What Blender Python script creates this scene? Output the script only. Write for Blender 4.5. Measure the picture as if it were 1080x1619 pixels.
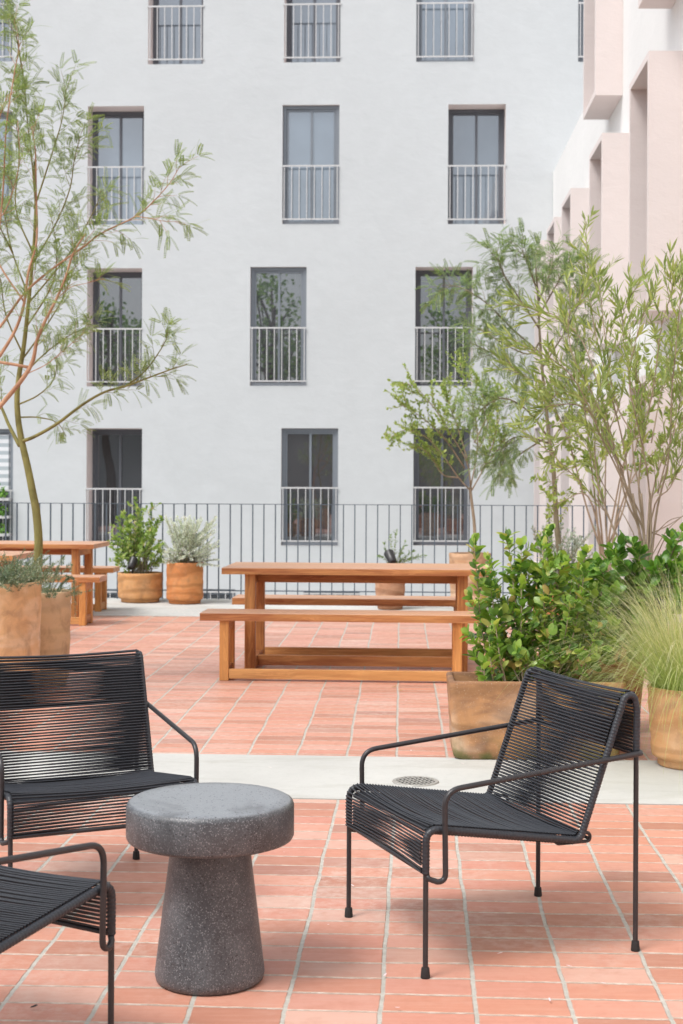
import bpy, math, random
import numpy as np
from mathutils import Vector, Matrix
R = math.radians
random.seed(7); rng = np.random.default_rng(7)
for o in list(bpy.data.objects): bpy.data.objects.remove(o)
S = bpy.context.scene
COL = S.collection

# ------------------------------------------------------------------ camera, world, sun, exposure
F = 2248.0; HC = 1.35; PX, PY = 540.0, 766.0; ROLL = R(0.25)
cam = bpy.data.cameras.new('camera'); co = bpy.data.objects.new('camera', cam); COL.objects.link(co)
cam.sensor_fit = 'VERTICAL'; cam.sensor_height = 36.0; cam.lens = F/1619*36
cam.shift_y = -(809.5-PY)/1619
cam.clip_start = .05; cam.clip_end = 600
co.matrix_world = Matrix.Translation((0, 0, HC)) @ Matrix.Rotation(R(90), 4, 'X') @ Matrix.Rotation(ROLL, 4, 'Z')
cam.dof.use_dof = True; cam.dof.focus_distance = 5.2; cam.dof.aperture_fstop = 7.0
S.camera = co
SUN_EL, SUN_AZ = 58, 228          # sun azimuth: direction towards the sun, degrees clockwise from +Y
w = bpy.data.worlds.new('World'); S.world = w; w.use_nodes = True
nt = w.node_tree; bg = nt.nodes['Background']
sky = nt.nodes.new('ShaderNodeTexSky'); sky.sky_type = 'NISHITA'; sky.sun_disc = False
sky.sun_elevation = R(SUN_EL); sky.sun_rotation = R(SUN_AZ); sky.dust_density = 4.0; sky.air_density = 1.0
hs = nt.nodes.new('ShaderNodeHueSaturation'); hs.inputs['Saturation'].default_value = .34
nt.links.new(sky.outputs[0], hs.inputs['Color']); nt.links.new(hs.outputs[0], bg.inputs[0])
bg.inputs[1].default_value = .15
sl = bpy.data.lights.new('sun', 'SUN'); so = bpy.data.objects.new('sun', sl); COL.objects.link(so)
sl.energy = 1.2; sl.angle = R(18); sl.color = (1, .985, .96)
az = R(SUN_AZ); el = R(SUN_EL)
sd = Vector((math.sin(az)*math.cos(el), math.cos(az)*math.cos(el), math.sin(el)))
so.rotation_euler = sd.to_track_quat('Z', 'Y').to_euler(); so.location = (-6, -6, 20)
S.view_settings.view_transform = 'Standard'; S.view_settings.look = 'None'
S.view_settings.exposure = .55; S.view_settings.gamma = 1.0
S.render.engine = 'CYCLES'; S.cycles.use_denoising = True
S.cycles.max_bounces = 8; S.cycles.transparent_max_bounces = 8

# ------------------------------------------------------------------ picture to place helpers
cr, sr = math.cos(ROLL), math.sin(ROLL)
def ray(px, py):
    dx, dy = px-PX, py-PY
    a = dx*cr+dy*sr; b = -dx*sr+dy*cr
    return a/F, -b/F
def G(px, py, z=0.0):             # point on the level plane z
    a, b = ray(px, py); Y = (z-HC)/b
    return Vector((a*Y, Y, z))
def P(px, py, Y):                 # point at distance Y
    a, b = ray(px, py); return Vector((a*Y, Y, HC+b*Y))

# ------------------------------------------------------------------ scene graph helpers
def tag(o, label=None, cat=None, group=None, kind=None):
    if label: o['label'] = label
    if cat: o['category'] = cat
    if group: o['group'] = group
    if kind: o['kind'] = kind
    return o
def thing(name, label, cat, loc=(0, 0, 0), rz=0, group=None):
    o = bpy.data.objects.new(name, None); COL.objects.link(o); o.location = loc; o.rotation_euler = (0, 0, rz)
    o.empty_display_size = .1
    return tag(o, label, cat, group)
def copy_tree(o, parent=None):
    c = o.copy(); COL.objects.link(c); c.parent = parent
    for ch in list(o.children): copy_tree(ch, c)
    return c
class MB:
    def __init__(s): s.v = []; s.f = []; s.n = 0
    def add(s, vs, fs):
        n = s.n; s.v.extend([tuple(p) for p in vs]); s.f.extend([tuple(i+n for i in f) for f in fs]); s.n += len(vs); return s
    def box(s, a, b, M=None, bev=0.0):
        x0, y0, z0 = a; x1, y1, z1 = b
        if bev <= 0:
            vs = [(x0,y0,z0),(x1,y0,z0),(x1,y1,z0),(x0,y1,z0),(x0,y0,z1),(x1,y0,z1),(x1,y1,z1),(x0,y1,z1)]
            fs = [(0,3,2,1),(4,5,6,7),(0,1,5,4),(1,2,6,5),(2,3,7,6),(3,0,4,7)]
        else:
            c = ((x0+x1)/2, (y0+y1)/2, (z0+z1)/2); h = ((x1-x0)/2, (y1-y0)/2, (z1-z0)/2)
            vs = []; idx = {}
            for sx in (-1, 1):
                for sy in (-1, 1):
                    for sz in (-1, 1):
                        for ax in range(3):
                            q = [sx*(h[0]-bev), sy*(h[1]-bev), sz*(h[2]-bev)]
                            q[ax] = (sx, sy, sz)[ax]*h[ax]
                            idx[(sx, sy, sz, ax)] = len(vs); vs.append(tuple(c[i]+q[i] for i in range(3)))
            fs = []
            for ax in range(3):
                o1, o2 = [(1, 2), (2, 0), (0, 1)][ax]
                for sg in (-1, 1):
                    loop = []
                    for s1, s2 in ((-1,-1),(1,-1),(1,1),(-1,1)):
                        k = [0, 0, 0]; k[ax] = sg; k[o1] = s1; k[o2] = s2; loop.append(idx[(*k, ax)])
                    fs.append(tuple(loop if sg > 0 else loop[::-1]))
            for ax in range(3):
                o1, o2 = [(1, 2), (2, 0), (0, 1)][ax]
                for s1 in (-1, 1):
                    for s2 in (-1, 1):
                        q = []
                        for sg in (-1, 1):
                            k = [0, 0, 0]; k[ax] = sg; k[o1] = s1; k[o2] = s2
                            q.append((idx[(*k, o1)], idx[(*k, o2)]))
                        l = (q[0][0], q[1][0], q[1][1], q[0][1])
                        fs.append(l if s1*s2 < 0 else l[::-1])
            for sx in (-1, 1):
                for sy in (-1, 1):
                    for sz in (-1, 1):
                        l = tuple(idx[(sx, sy, sz, a)] for a in range(3))
                        fs.append(l if sx*sy*sz > 0 else l[::-1])
        if M: vs = [M @ Vector(p) for p in vs]
        return s.add(vs, fs)
    def tube(s, pts, rad, sides=8, cap=True):
        pts = [Vector(p) for p in pts]; n = len(pts)
        if not hasattr(rad, '__len__'): rad = [rad]*n
        t0 = (pts[1]-pts[0]).normalized()
        up = Vector((0, 0, 1)) if abs(t0.z) < .9 else Vector((1, 0, 0))
        nrm = (up - t0*up.dot(t0)).normalized(); vs = []
        for i in range(n):
            t = (pts[min(i+1, n-1)]-pts[max(i-1, 0)])
            t = t.normalized() if t.length > 1e-9 else t0
            nrm = (nrm - t*nrm.dot(t)); nrm = nrm.normalized() if nrm.length > 1e-6 else t.orthogonal().normalized()
            b = t.cross(nrm)
            for k in range(sides):
                a = 2*math.pi*k/sides
                vs.append(pts[i] + (nrm*math.cos(a)+b*math.sin(a))*rad[i])
        fs = [(i*sides+k, i*sides+(k+1) % sides, (i+1)*sides+(k+1) % sides, (i+1)*sides+k) for i in range(n-1) for k in range(sides)]
        if cap: fs += [tuple(range(sides))[::-1], tuple((n-1)*sides+k for k in range(sides))]
        return s.add(vs, fs)
    def lathe(s, prof, c=(0, 0, 0), seg=48, wob=0.0):
        vs = []; n = len(prof)
        for k in range(seg):
            a = 2*math.pi*k/seg
            ww = 1+wob*math.sin(2*a+.7)+wob*.5*math.sin(3*a)
            for r, z in prof: vs.append((c[0]+r*ww*math.cos(a), c[1]+r*ww*math.sin(a), c[2]+z))
        fs = [(k*n+i, ((k+1) % seg)*n+i, ((k+1) % seg)*n+i+1, k*n+i+1) for k in range(seg) for i in range(n-1)]
        return s.add(vs, fs)
    def build(s, name, mat, parent=None, smooth=False, angle=None):
        me = bpy.data.meshes.new(name); me.from_pydata(s.v, [], s.f); me.update()
        if mat is not None: me.materials.append(mat)
        if smooth: me.shade_smooth()
        if angle: 
            me.shade_smooth(); me.set_sharp_from_angle(angle=R(angle))
        o = bpy.data.objects.new(name, me); COL.objects.link(o)
        if parent: o.parent = parent
        return o

# ------------------------------------------------------------------ material helpers
class NT:
    def __init__(s, name):
        s.m = bpy.data.materials.new(name); s.m.use_nodes = True; s.t = s.m.node_tree
        s.b = s.t.nodes['Principled BSDF']; s.out = s.t.nodes['Material Output']
    def n(s, t, **k):
        o = s.t.nodes.new(t)
        for a, v in k.items():
            if a.startswith('i_'):
                key = a[2:]; key = int(key) if key.isdigit() else key.replace('_', ' ')
                s.set(o.inputs[key], v)
            else: setattr(o, a, v)
        return o
    def set(s, inp, v):
        if isinstance(v, bpy.types.NodeSocket): s.t.links.new(v, inp)
        else: inp.default_value = v
    def noise(s, scale, detail=4, rough=.55, vec=None, dist=0, dim=None):
        o = s.n('ShaderNodeTexNoise', i_Scale=scale, i_Detail=detail, i_Roughness=rough, i_Distortion=dist)
        if vec is not None: s.set(o.inputs['Vector'], vec)
        return o.outputs['Fac']
    def ramp(s, fac, stops, interp='LINEAR'):
        o = s.n('ShaderNodeValToRGB'); r = o.color_ramp; r.interpolation = interp
        while len(r.elements) < len(stops): r.elements.new(.5)
        for e, (p, c) in zip(r.elements, stops):
            e.position = p; e.color = (c, c, c, 1) if not hasattr(c, '__len__') else (*c, 1)
        s.set(o.inputs[0], fac); return o.outputs[0]
    def mix(s, fac, a, b, blend='MIX'):
        o = s.n('ShaderNodeMix', data_type='RGBA', blend_type=blend)
        s.set(o.inputs[0], fac)
        for i, v in ((6, a), (7, b)):
            if isinstance(v, (tuple, list)): v = (*v, 1) if len(v) == 3 else v
            s.set(o.inputs[i], v)
        return o.outputs[2]
    def math(s, op, a, b=None, c=None, clamp=False):
        o = s.n('ShaderNodeMath', operation=op, use_clamp=clamp); s.set(o.inputs[0], a)
        if b is not None: s.set(o.inputs[1], b)
        if c is not None: s.set(o.inputs[2], c)
        return o.outputs[0]
    def coord(s, kind='Object', scale=None, rot=None, loc=None):
        v = s.n('ShaderNodeTexCoord').outputs[kind]
        if scale or rot or loc:
            m = s.n('ShaderNodeMapping'); s.set(m.inputs[0], v)
            if scale: m.inputs['Scale'].default_value = scale
            if rot: m.inputs['Rotation'].default_value = rot
            if loc: m.inputs['Location'].default_value = loc
            v = m.outputs[0]
        return v
    def bump(s, h, strength=.3, dist=.01):
        o = s.n('ShaderNodeBump', i_Strength=strength, i_Distance=dist); s.set(o.inputs['Height'], h)
        s.set(s.b.inputs['Normal'], o.outputs[0]); return o.outputs[0]
    def fin(s, col, rough=.7, spec=.4):
        s.set(s.b.inputs['Base Color'], (*col, 1) if isinstance(col, tuple) and len(col) == 3 else col)
        s.set(s.b.inputs['Roughness'], rough); s.set(s.b.inputs['Specular IOR Level'], spec); return s.m

def m_plain(name, c, rough=.6, spec=.4, var=.12, sc=30, metal=0, bump=0):
    k = NT(name); v = k.coord()
    n = k.noise(sc, 4, .6, v)
    col = k.mix(k.ramp(n, [(.3, 0.0), (.7, 1.0)]), tuple(x*(1-var) for x in c), tuple(min(1, x*(1+var)) for x in c))
    k.b.inputs['Metallic'].default_value = metal
    if bump: k.bump(n, bump, .002)
    return k.fin(col, rough, spec)
def m_plaster(name, c, var=.05, bmp=.35, stain=.08):
    k = NT(name); v = k.coord()
    a = k.noise(.35, 5, .6, v, .4); b = k.noise(3.0, 5, .65, k.coord(scale=(1, 1, 1.7)), .3); d = k.noise(60, 3, .6, v)
    s1 = k.mix(k.ramp(a, [(.3, 0.0), (.7, 1.0)]), tuple(x*(1-var) for x in c), tuple(x*(1+var*.6) for x in c))
    s2 = k.mix(k.math('MULTIPLY', k.ramp(b, [(.35, 1.0), (.6, 0.0)]), stain*2), s1, tuple(x*.82 for x in c))
    s3 = k.mix(k.math('MULTIPLY', k.ramp(k.noise(1.3, 6, .7, k.coord(loc=(5, 2, 1))), [(.55, 0.0), (.72, 1.0)]), .3), s2, tuple(min(.86, x*1.1) for x in c))
    k.bump(k.math('ADD', k.math('MULTIPLY', b, 1.0), k.math('MULTIPLY', d, .15)), bmp, .02)
    return k.fin(s3, .92, .2)
def m_terracotta(name, c1, c2, c3, seed=0.0, moss=False, smoke=.45):
    k = NT(name); v = k.coord(loc=(seed, seed*1.7, seed*.6)); vs = k.coord(scale=(1, 1, 2.2), loc=(seed*2, 0, seed))
    a = k.noise(3.0, 4, .55, vs, 1.2); b = k.noise(9, 5, .6, v, .6); c = k.noise(2.1, 3, .5, k.coord(loc=(9+seed, 3, 2)), .8)
    col = k.mix(k.ramp(a, [(.38, 0.0), (.58, 1.0)]), c1, c2)
    col = k.mix(k.math('MULTIPLY', k.ramp(c, [(.53, 0.0), (.72, 1.0)]), .65), col, c3)
    col = k.mix(k.math('MULTIPLY', k.ramp(b, [(.48, 0.0), (.7, 1.0)]), .50), col, (.25, .14, .085))
    sm = k.n('ShaderNodeTexWave', i_Detail=3.0); sm.bands_direction = 'Z'; k.set(sm.inputs['Vector'], vs); sm.inputs['Distortion'].default_value = 9.0; sm.inputs['Scale'].default_value = 1.1
    col = k.mix(k.math('MULTIPLY', k.ramp(sm.outputs['Fac'], [(.62, 0.0), (.95, 1.0)]), smoke), col, tuple(x*.55 for x in c2))
    col = k.mix(k.math('MULTIPLY', k.ramp(k.noise(150, 2, .5, v), [(.62, 0.0), (.72, 1.0)]), .3), col, (.72, .6, .47))
    if moss:
        sp = k.n('ShaderNodeSeparateXYZ'); k.set(sp.inputs[0], k.coord())
        lo = k.ramp(sp.outputs[2], [(.02, 1.0), (.13, 0.0)])
        mm = k.math('MULTIPLY', lo, k.ramp(k.noise(7, 5, .6, k.coord(loc=(1, 4, 0))), [(.44, 0.0), (.6, 1.0)]))
        col = k.mix(k.math('MULTIPLY', mm, .75), col, (.1, .13, .04))
    k.bump(k.math('ADD', b, k.math('MULTIPLY', k.noise(120, 3, .6, v), .35)), .3, .004)
    return k.fin(col, .85, .25)
def m_wood(name, axis, c1=(.64, .29, .115), c2=(.27, .085, .03), seed=0.0, grey=0.0):
    k = NT(name)
    sc = {'x': (1.5, 17, 17), 'z': (17, 17, 1.5), 'y': (17, 1.5, 17)}[axis]
    sc2 = {'x': (2.5, 90, 90), 'z': (90, 90, 2.5), 'y': (90, 2.5, 90)}[axis]
    oi = k.n('ShaderNodeObjectInfo').outputs['Random']
    vv = k.n('ShaderNodeVectorMath', operation='ADD'); k.set(vv.inputs[0], k.coord(scale=sc, loc=(seed, seed, seed)))
    cb = k.n('ShaderNodeCombineXYZ'); k.set(cb.inputs[0], k.math('MULTIPLY', oi, 37)); k.set(cb.inputs[1], k.math('MULTIPLY', oi, 11)); k.set(vv.inputs[1], cb.outputs[0])
    a = k.noise(1.0, 4, .6, vv.outputs[0], 1.6)
    wv = k.n('ShaderNodeMath', operation='FRACT'); k.set(wv.inputs[0], k.math('MULTIPLY', a, 7.0))
    ring = k.ramp(wv.outputs[0], [(0, 0.0), (.5, 1.0), (1, 0.0)])
    b = k.noise(1.0, 3, .6, k.coord(scale=sc2))
    col = k.mix(k.ramp(a, [(.3, 0.0), (.72, 1.0)]), c1, c2)
    col = k.mix(k.math('MULTIPLY', ring, .62), col, c2)
    col = k.mix(k.math('MULTIPLY', k.ramp(b, [(.45, 0.0), (.7, 1.0)]), .3), col, tuple(x*.5 for x in c2))
    col = k.mix(k.math('MULTIPLY', k.ramp(k.noise(.9, 3, .5, vv.outputs[0]), [(.45, 0.0), (.6, 1.0)]), .35), col, (.78, .42, .15))
    if grey: col = k.mix(grey, col, (.60, .40, .29))
    k.bump(b, .25, .002)
    return k.fin(col, .5, .4)
def m_leaf(name, stops, trans=.35, rough=.45, spec=.4, sat=1.0):
    k = NT(name); g = k.n('ShaderNodeNewGeometry')
    col = k.ramp(g.outputs['Random Per Island'], stops)
    col = k.mix(k.math('MULTIPLY', k.ramp(k.noise(2.5, 3, .5, k.coord()), [(.4, 0.0), (.65, 1.0)]), .35), col, k.mix(1.0, col, (.62, .62, .62), 'MULTIPLY'))
    k.fin(col, rough, spec)
    tr = k.n('ShaderNodeBsdfTranslucent'); k.set(tr.inputs[0], k.mix(1.0, col, (1.25, 1.35, .6), 'MULTIPLY'))
    mx = k.n('ShaderNodeMixShader', i_0=trans); k.set(mx.inputs[1], k.b.outputs[0]); k.set(mx.inputs[2], tr.outputs[0])
    k.set(k.out.inputs[0], mx.outputs[0]); return k.m
def green_base(m_, z1):
    t = m_.node_tree; b = t.nodes['Principled BSDF']; src = b.inputs['Base Color'].links[0].from_socket
    tc = t.nodes.new('ShaderNodeTexCoord'); sx = t.nodes.new('ShaderNodeSeparateXYZ'); t.links.new(tc.outputs['Object'], sx.inputs[0])
    mr = t.nodes.new('ShaderNodeMapRange'); t.links.new(sx.outputs[2], mr.inputs[0]); mr.inputs[1].default_value = .05; mr.inputs[2].default_value = z1; mr.inputs[3].default_value = .75; mr.inputs[4].default_value = 0
    mx = t.nodes.new('ShaderNodeMix'); mx.data_type = 'RGBA'; t.links.new(mr.outputs[0], mx.inputs[0]); t.links.new(src, mx.inputs[6]); mx.inputs[7].default_value = (.30, .44, .09, 1)
    for l in list(src.links):
        if l.to_node != mx: to = l.to_socket; t.links.remove(l); t.links.new(mx.outputs[2], to)
def m_bark(name, c1, c2, sc=18):
    k = NT(name); a = k.noise(sc, 4, .6, k.coord(scale=(1, 1, .35)), .5)
    col = k.mix(k.ramp(a, [(.35, 0.0), (.65, 1.0)]), c1, c2)
    col = k.mix(k.math('MULTIPLY', k.ramp(k.noise(5, 3, .5, k.coord()), [(.58, 0.0), (.66, 1.0)]), .5), col, tuple(x*.45 for x in c2))
    k.bump(a, .4, .004); return k.fin(col, .8, .2)

def m_bricks(name, ang, x0, pw, y0, ph, tint=1.0, rgh=.42, strk=.2):
    k = NT(name); v = k.coord('Object', rot=(0, 0, -ang), loc=(0, 0, 0))
    # small wander so the courses are not ruler straight
    nz = k.n('ShaderNodeTexNoise', i_Scale=2.6, i_Detail=3.0); k.set(nz.inputs['Vector'], v)
    nf = k.n('ShaderNodeTexNoise', i_Scale=38.0, i_Detail=3.0); k.set(nf.inputs['Vector'], v)
    def cen(o, amt):
        a = k.n('ShaderNodeVectorMath', operation='SUBTRACT'); k.set(a.inputs[0], o.outputs['Color']); a.inputs[1].default_value = (.5, .5, .5)
        b = k.n('ShaderNodeVectorMath', operation='SCALE'); k.set(b.inputs[0], a.outputs[0]); b.inputs['Scale'].default_value = amt; return b.outputs[0]
    a1 = k.n('ShaderNodeVectorMath', operation='ADD'); k.set(a1.inputs[0], v); k.set(a1.inputs[1], cen(nz, .022))
    a2 = k.n('ShaderNodeVectorMath', operation='ADD'); k.set(a2.inputs[0], a1.outputs[0]); k.set(a2.inputs[1], cen(nf, .0055))
    sp = k.n('ShaderNodeSeparateXYZ'); k.set(sp.inputs[0], a2.outputs[0])
    u = k.math('DIVIDE', k.math('SUBTRACT', sp.outputs[0], x0), pw)
    cu = k.math('FLOOR', u)
    wn0 = k.n('ShaderNodeTexWhiteNoise', noise_dimensions='1D'); k.set(wn0.inputs['W'], cu)
    vv = k.math('ADD', k.math('DIVIDE', k.math('SUBTRACT', sp.outputs[1], y0), ph), k.math('MULTIPLY', wn0.outputs[0], .12))
    cv = k.math('FLOOR', vv)
    def edge(t, size, half):      # metres to the nearest joint line, then 1 in brick / 0 in joint
        fr = k.math('FRACT', t); d = k.math('MULTIPLY', k.math('MINIMUM', fr, k.math('SUBTRACT', 1.0, fr)), size)
        return d
    cb = k.n('ShaderNodeCombineXYZ'); k.set(cb.inputs[0], cu); k.set(cb.inputs[1], cv)
    wn = k.n('ShaderNodeTexWhiteNoise', noise_dimensions='2D'); k.set(wn.inputs['Vector'], cb.outputs[0])
    rnd = wn.outputs['Value']; spc = k.n('ShaderNodeSeparateColor'); k.set(spc.inputs[0], wn.outputs['Color'])
    du = edge(u, pw, 0); dv = edge(vv, ph, 0)
    mr = lambda d, lo, hi: k.n('ShaderNodeMapRange', i_0=d, i_1=lo, i_2=hi, interpolation_type='SMOOTHSTEP').outputs[0]
    bu = mr(du, .0040, .0082)
    thin = k.math('ADD', .0026, k.math('MULTIPLY', spc.outputs[1], .0030))
    bv_n = k.n('ShaderNodeMapRange', interpolation_type='SMOOTHSTEP'); k.set(bv_n.inputs[0], dv); k.set(bv_n.inputs[1], thin); k.set(bv_n.inputs[2], k.math('ADD', thin, .0035))
    bv = bv_n.outputs[0]
    brick = k.math('MULTIPLY', bu, bv)
    t = tint
    base = k.ramp(rnd, [(0, (.42*t, .19*t, .13*t)), (.25, (.55*t, .24*t, .16*t)), (.5, (.60*t, .29*t, .21*t)), (.72, (.55*t, .235*t, .17*t)), (.88, (.62*t, .38*t, .30*t)), (1, (.36*t, .155*t, .11*t))])
    # streaks along the length of each brick
    st = k.noise(1.0, 5, .65, k.coord(scale=(6, 55, 1), rot=(0, 0, -ang)))
    base = k.mix(k.math('MULTIPLY', k.ramp(st, [(.45, 0.0), (.72, 1.0)]), strk), base, (.68, .46, .37))
    bl = k.noise(14, 5, .6, v)
    base = k.mix(k.math('MULTIPLY', k.ramp(bl, [(.5, 0.0), (.75, 1.0)]), .4), base, (.44, .19, .13))
    # pale efflorescence in wide soft patches
    ef = k.math('MULTIPLY', k.ramp(k.noise(1.1, 5, .6, k.coord(loc=(3, 7, 0))), [(.48, 0.0), (.7, 1.0)]), k.ramp(k.noise(24, 5, .7, v), [(.42, 0.0), (.62, 1.0)]))
    base = k.mix(k.math('MULTIPLY', ef, .5), base, (.70, .58, .51))
    jn = k.noise(30, 4, .6, v)
    jcol_u = k.mix(k.ramp(jn, [(.35, 0.0), (.65, 1.0)]), (.40, .385, .34), (.53, .51, .455))
    jcol_v = k.mix(k.ramp(jn, [(.4, 0.0), (.66, 1.0)]), (.44, .33, .26), (.64, .55, .47))
    jc = k.mix(bu, jcol_u, jcol_v)
    col = k.mix(brick, jc, base)
    # dark gap at brick arris in places
    gap = k.math('MULTIPLY', k.math('MULTIPLY', k.math('SUBTRACT', 1.0, k.math('ABSOLUTE', k.math('SUBTRACT', k.math('MULTIPLY', brick, 2.0), 1.0))), k.ramp(k.noise(7, 3, .5, v), [(.5, 0.0), (.62, 1.0)])), .5)
    col = k.mix(gap, col, (.2, .11, .08))
    h = k.math('ADD', k.math('MULTIPLY', brick, 1.0), k.math('ADD', k.math('MULTIPLY', rnd, .35), k.math('ADD', k.math('MULTIPLY', bl, .35), k.math('MULTIPLY', st, .3))))
    k.bump(h, .5, .005)
    rg = k.ramp(bl, [(.3, rgh), (.7, rgh+.2)])
    return k.fin(col, rg, .5)

M = {}
M['plaster'] = m_plaster('grey_plaster', (.585, .608, .618))
M['white_plaster'] = m_plaster('white_plaster', (.76, .755, .745), stain=.03)
M['pink'] = m_plaster('pink_plaster', (.70, .63, .61), stain=.03)
M['reveal'] = m_plaster('reveal_plaster', (.85, .76, .73), stain=.03)
M['frame'] = m_plain('window_frame_grey', (.13, .14, .16), .45, .4, .05)
M['frame2'] = m_plain('window_frame_light_grey', (.20, .225, .255), .45, .4, .05)
M['whitebar'] = m_plain('white_paint', (.58, .58, .58), .5, .4, .03)
M['fence'] = m_plain('fence_paint', (.10, .125, .155), .5, .4, .06)
M['concrete'] = None
def m_concrete(name, c, var=.08):
    k = NT(name); v = k.coord(); a = k.noise(1.2, 6, .65, v, .3); b = k.noise(22, 5, .65, v); d = k.noise(180, 2, .6, v)
    col = k.mix(k.ramp(a, [(.3, 0.0), (.7, 1.0)]), tuple(x*(1-var) for x in c), tuple(x*(1+var) for x in c))
    col = k.mix(k.math('MULTIPLY', k.ramp(b, [(.5, 0.0), (.72, 1.0)]), .22), col, tuple(x*.75 for x in c))
    col = k.mix(k.math('MULTIPLY', k.ramp(k.noise(.7, 5, .6, k.coord(loc=(4, 4, 4))), [(.52, 0.0), (.68, 1.0)]), .4), col, (.74, .735, .71))
    col = k.mix(k.math('MULTIPLY', k.ramp(k.noise(2.4, 6, .7, k.coord(scale=(.5, 1.6, 1), loc=(8, 1, 0)), .6), [(.5, 0.0), (.64, 1.0)]), .45), col, tuple(x*.72 for x in (c[0], c[1]*.98, c[2]*.9)))
    col = k.mix(k.math('MULTIPLY', k.ramp(d, [(.6, 0.0), (.72, 1.0)]), .25), col, tuple(x*.55 for x in c))
    k.bump(k.math('ADD', b, k.math('MULTIPLY', d, .4)), .3, .004); return k.fin(col, .85, .3)
M['concrete'] = m_concrete('path_concrete', (.50, .50, .475))
M['asphalt'] = m_concrete('yard_concrete', (.42, .42, .41))
M['black'] = m_plain('black_powder_coat', (.030, .029, .032), .36, .5, .15, 60)
M['cord'] = m_plain('black_cord', (.028, .031, .038), .42, .5, .25, 200)
M['rubber'] = m_plain('black_rubber', (.028, .026, .026), .7, .3, .1, 60)
M['soil'] = m_plain('potting_soil', (.11, .065, .04), .95, .1, .5, 45, bump=.8)
M['hose'] = m_plain('black_hose', (.03, .03, .035), .4, .5, .1)
M['steel'] = m_plain('drain_steel', (.42, .41, .38), .45, .5, .15, 80, metal=.3)
M['dark'] = m_plain('dark_hole', (.02, .02, .02), .9, .1, .1)
M['petal'] = m_leaf('pale_petals', [(0, (.8, .7, .75)), (1, (.75, .6, .7))], .2)
M['blind'] = None

def m_glass(name, base, refl=.34):
    k = NT(name); oi = k.n('ShaderNodeObjectInfo').outputs['Random']; c0 = k.mix(oi, tuple(x*.65 for x in base), tuple(x*1.5 for x in base)); k.fin(k.mix(k.ramp(k.noise(.8, 3, .5, k.coord()), [(.35, 0.0), (.65, 1.0)]), c0, k.mix(1.0, c0, (1.35, 1.35, 1.35), 'MULTIPLY')), .9, .1)
    gl = k.n('ShaderNodeBsdfGlossy', i_Roughness=.012); gl.inputs[0].default_value = (.93, .96, 1, 1)
    bp = k.n('ShaderNodeBump', i_Strength=.04, i_Distance=.01); k.set(bp.inputs['Height'], k.noise(1.5, 2, .4, k.coord())); k.set(gl.inputs['Normal'], bp.outputs[0])
    lw = k.n('ShaderNodeLayerWeight', i_Blend=.25)
    mx = k.n('ShaderNodeMixShader'); k.set(mx.inputs[0], k.math('ADD', refl, k.math('MULTIPLY', lw.outputs['Fresnel'], .5), clamp=True))
    k.set(mx.inputs[1], k.b.outputs[0]); k.set(mx.inputs[2], gl.outputs[0]); k.set(k.out.inputs[0], mx.outputs[0]); return k.m
M['glass_dark'] = m_glass('window_glass', (.05, .053, .058), .22)
M['glass_mid'] = m_glass('window_glass_curtained', (.09, .118, .145), .22)
# dark volcanic stone with pits and pale flecks
k = NT('volcanic_stone'); v = k.coord()
a = k.noise(6, 5, .6, v, .4); fl = k.n('ShaderNodeTexVoronoi', i_Scale=420.0); k.set(fl.inputs['Vector'], v)
fl2 = k.n('ShaderNodeTexVoronoi', i_Scale=150.0); k.set(fl2.inputs['Vector'], k.coord(loc=(2, 1, 3)))
n3 = k.noise(210, 4, .75, v)
col = k.mix(k.ramp(a, [(.3, 0.0), (.7, 1.0)]), (.052, .058, .066), (.138, .15, .163))
col = k.mix(k.ramp(n3, [(.35, .55), (.62, 0.0)]), col, (.03, .03, .034))
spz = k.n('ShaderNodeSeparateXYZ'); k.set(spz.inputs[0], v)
col = k.mix(k.ramp(spz.outputs[2], [(.4845, 0.0), (.4895, .75)]), col, (.30, .325, .35))  # paler blue-grey top face: sky light and its reflection painted into the colour
spk = k.n('ShaderNodeSeparateColor'); k.set(spk.inputs[0], fl.outputs['Color'])
col = k.mix(k.math('MULTIPLY', k.ramp(spk.outputs[0], [(.84, 0.0), (.95, 1.0)]), .55), col, (.36, .365, .38))
spk2 = k.n('ShaderNodeSeparateColor'); k.set(spk2.inputs[0], fl2.outputs['Color'])
pit = k.math('MULTIPLY', k.ramp(spk2.outputs[1], [(.82, 0.0), (.88, 1.0)]), k.ramp(fl2.outputs['Distance'], [(.25, 1.0), (.45, 0.0)]))
col = k.mix(k.math('MULTIPLY', pit, .8), col, (.015, .015, .018))
wet = k.ramp(k.noise(5.5, 4, .55, k.coord(loc=(.9, .35, 2.1)), .5), [(.52, 0.0), (.72, 1.0)])
col = k.mix(k.math('MULTIPLY', wet, .6), col, (.03, .031, .035))
k.bump(k.math('SUBTRACT', n3, pit), .28, .002); M['stone'] = k.fin(col, .42, .62)
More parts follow.
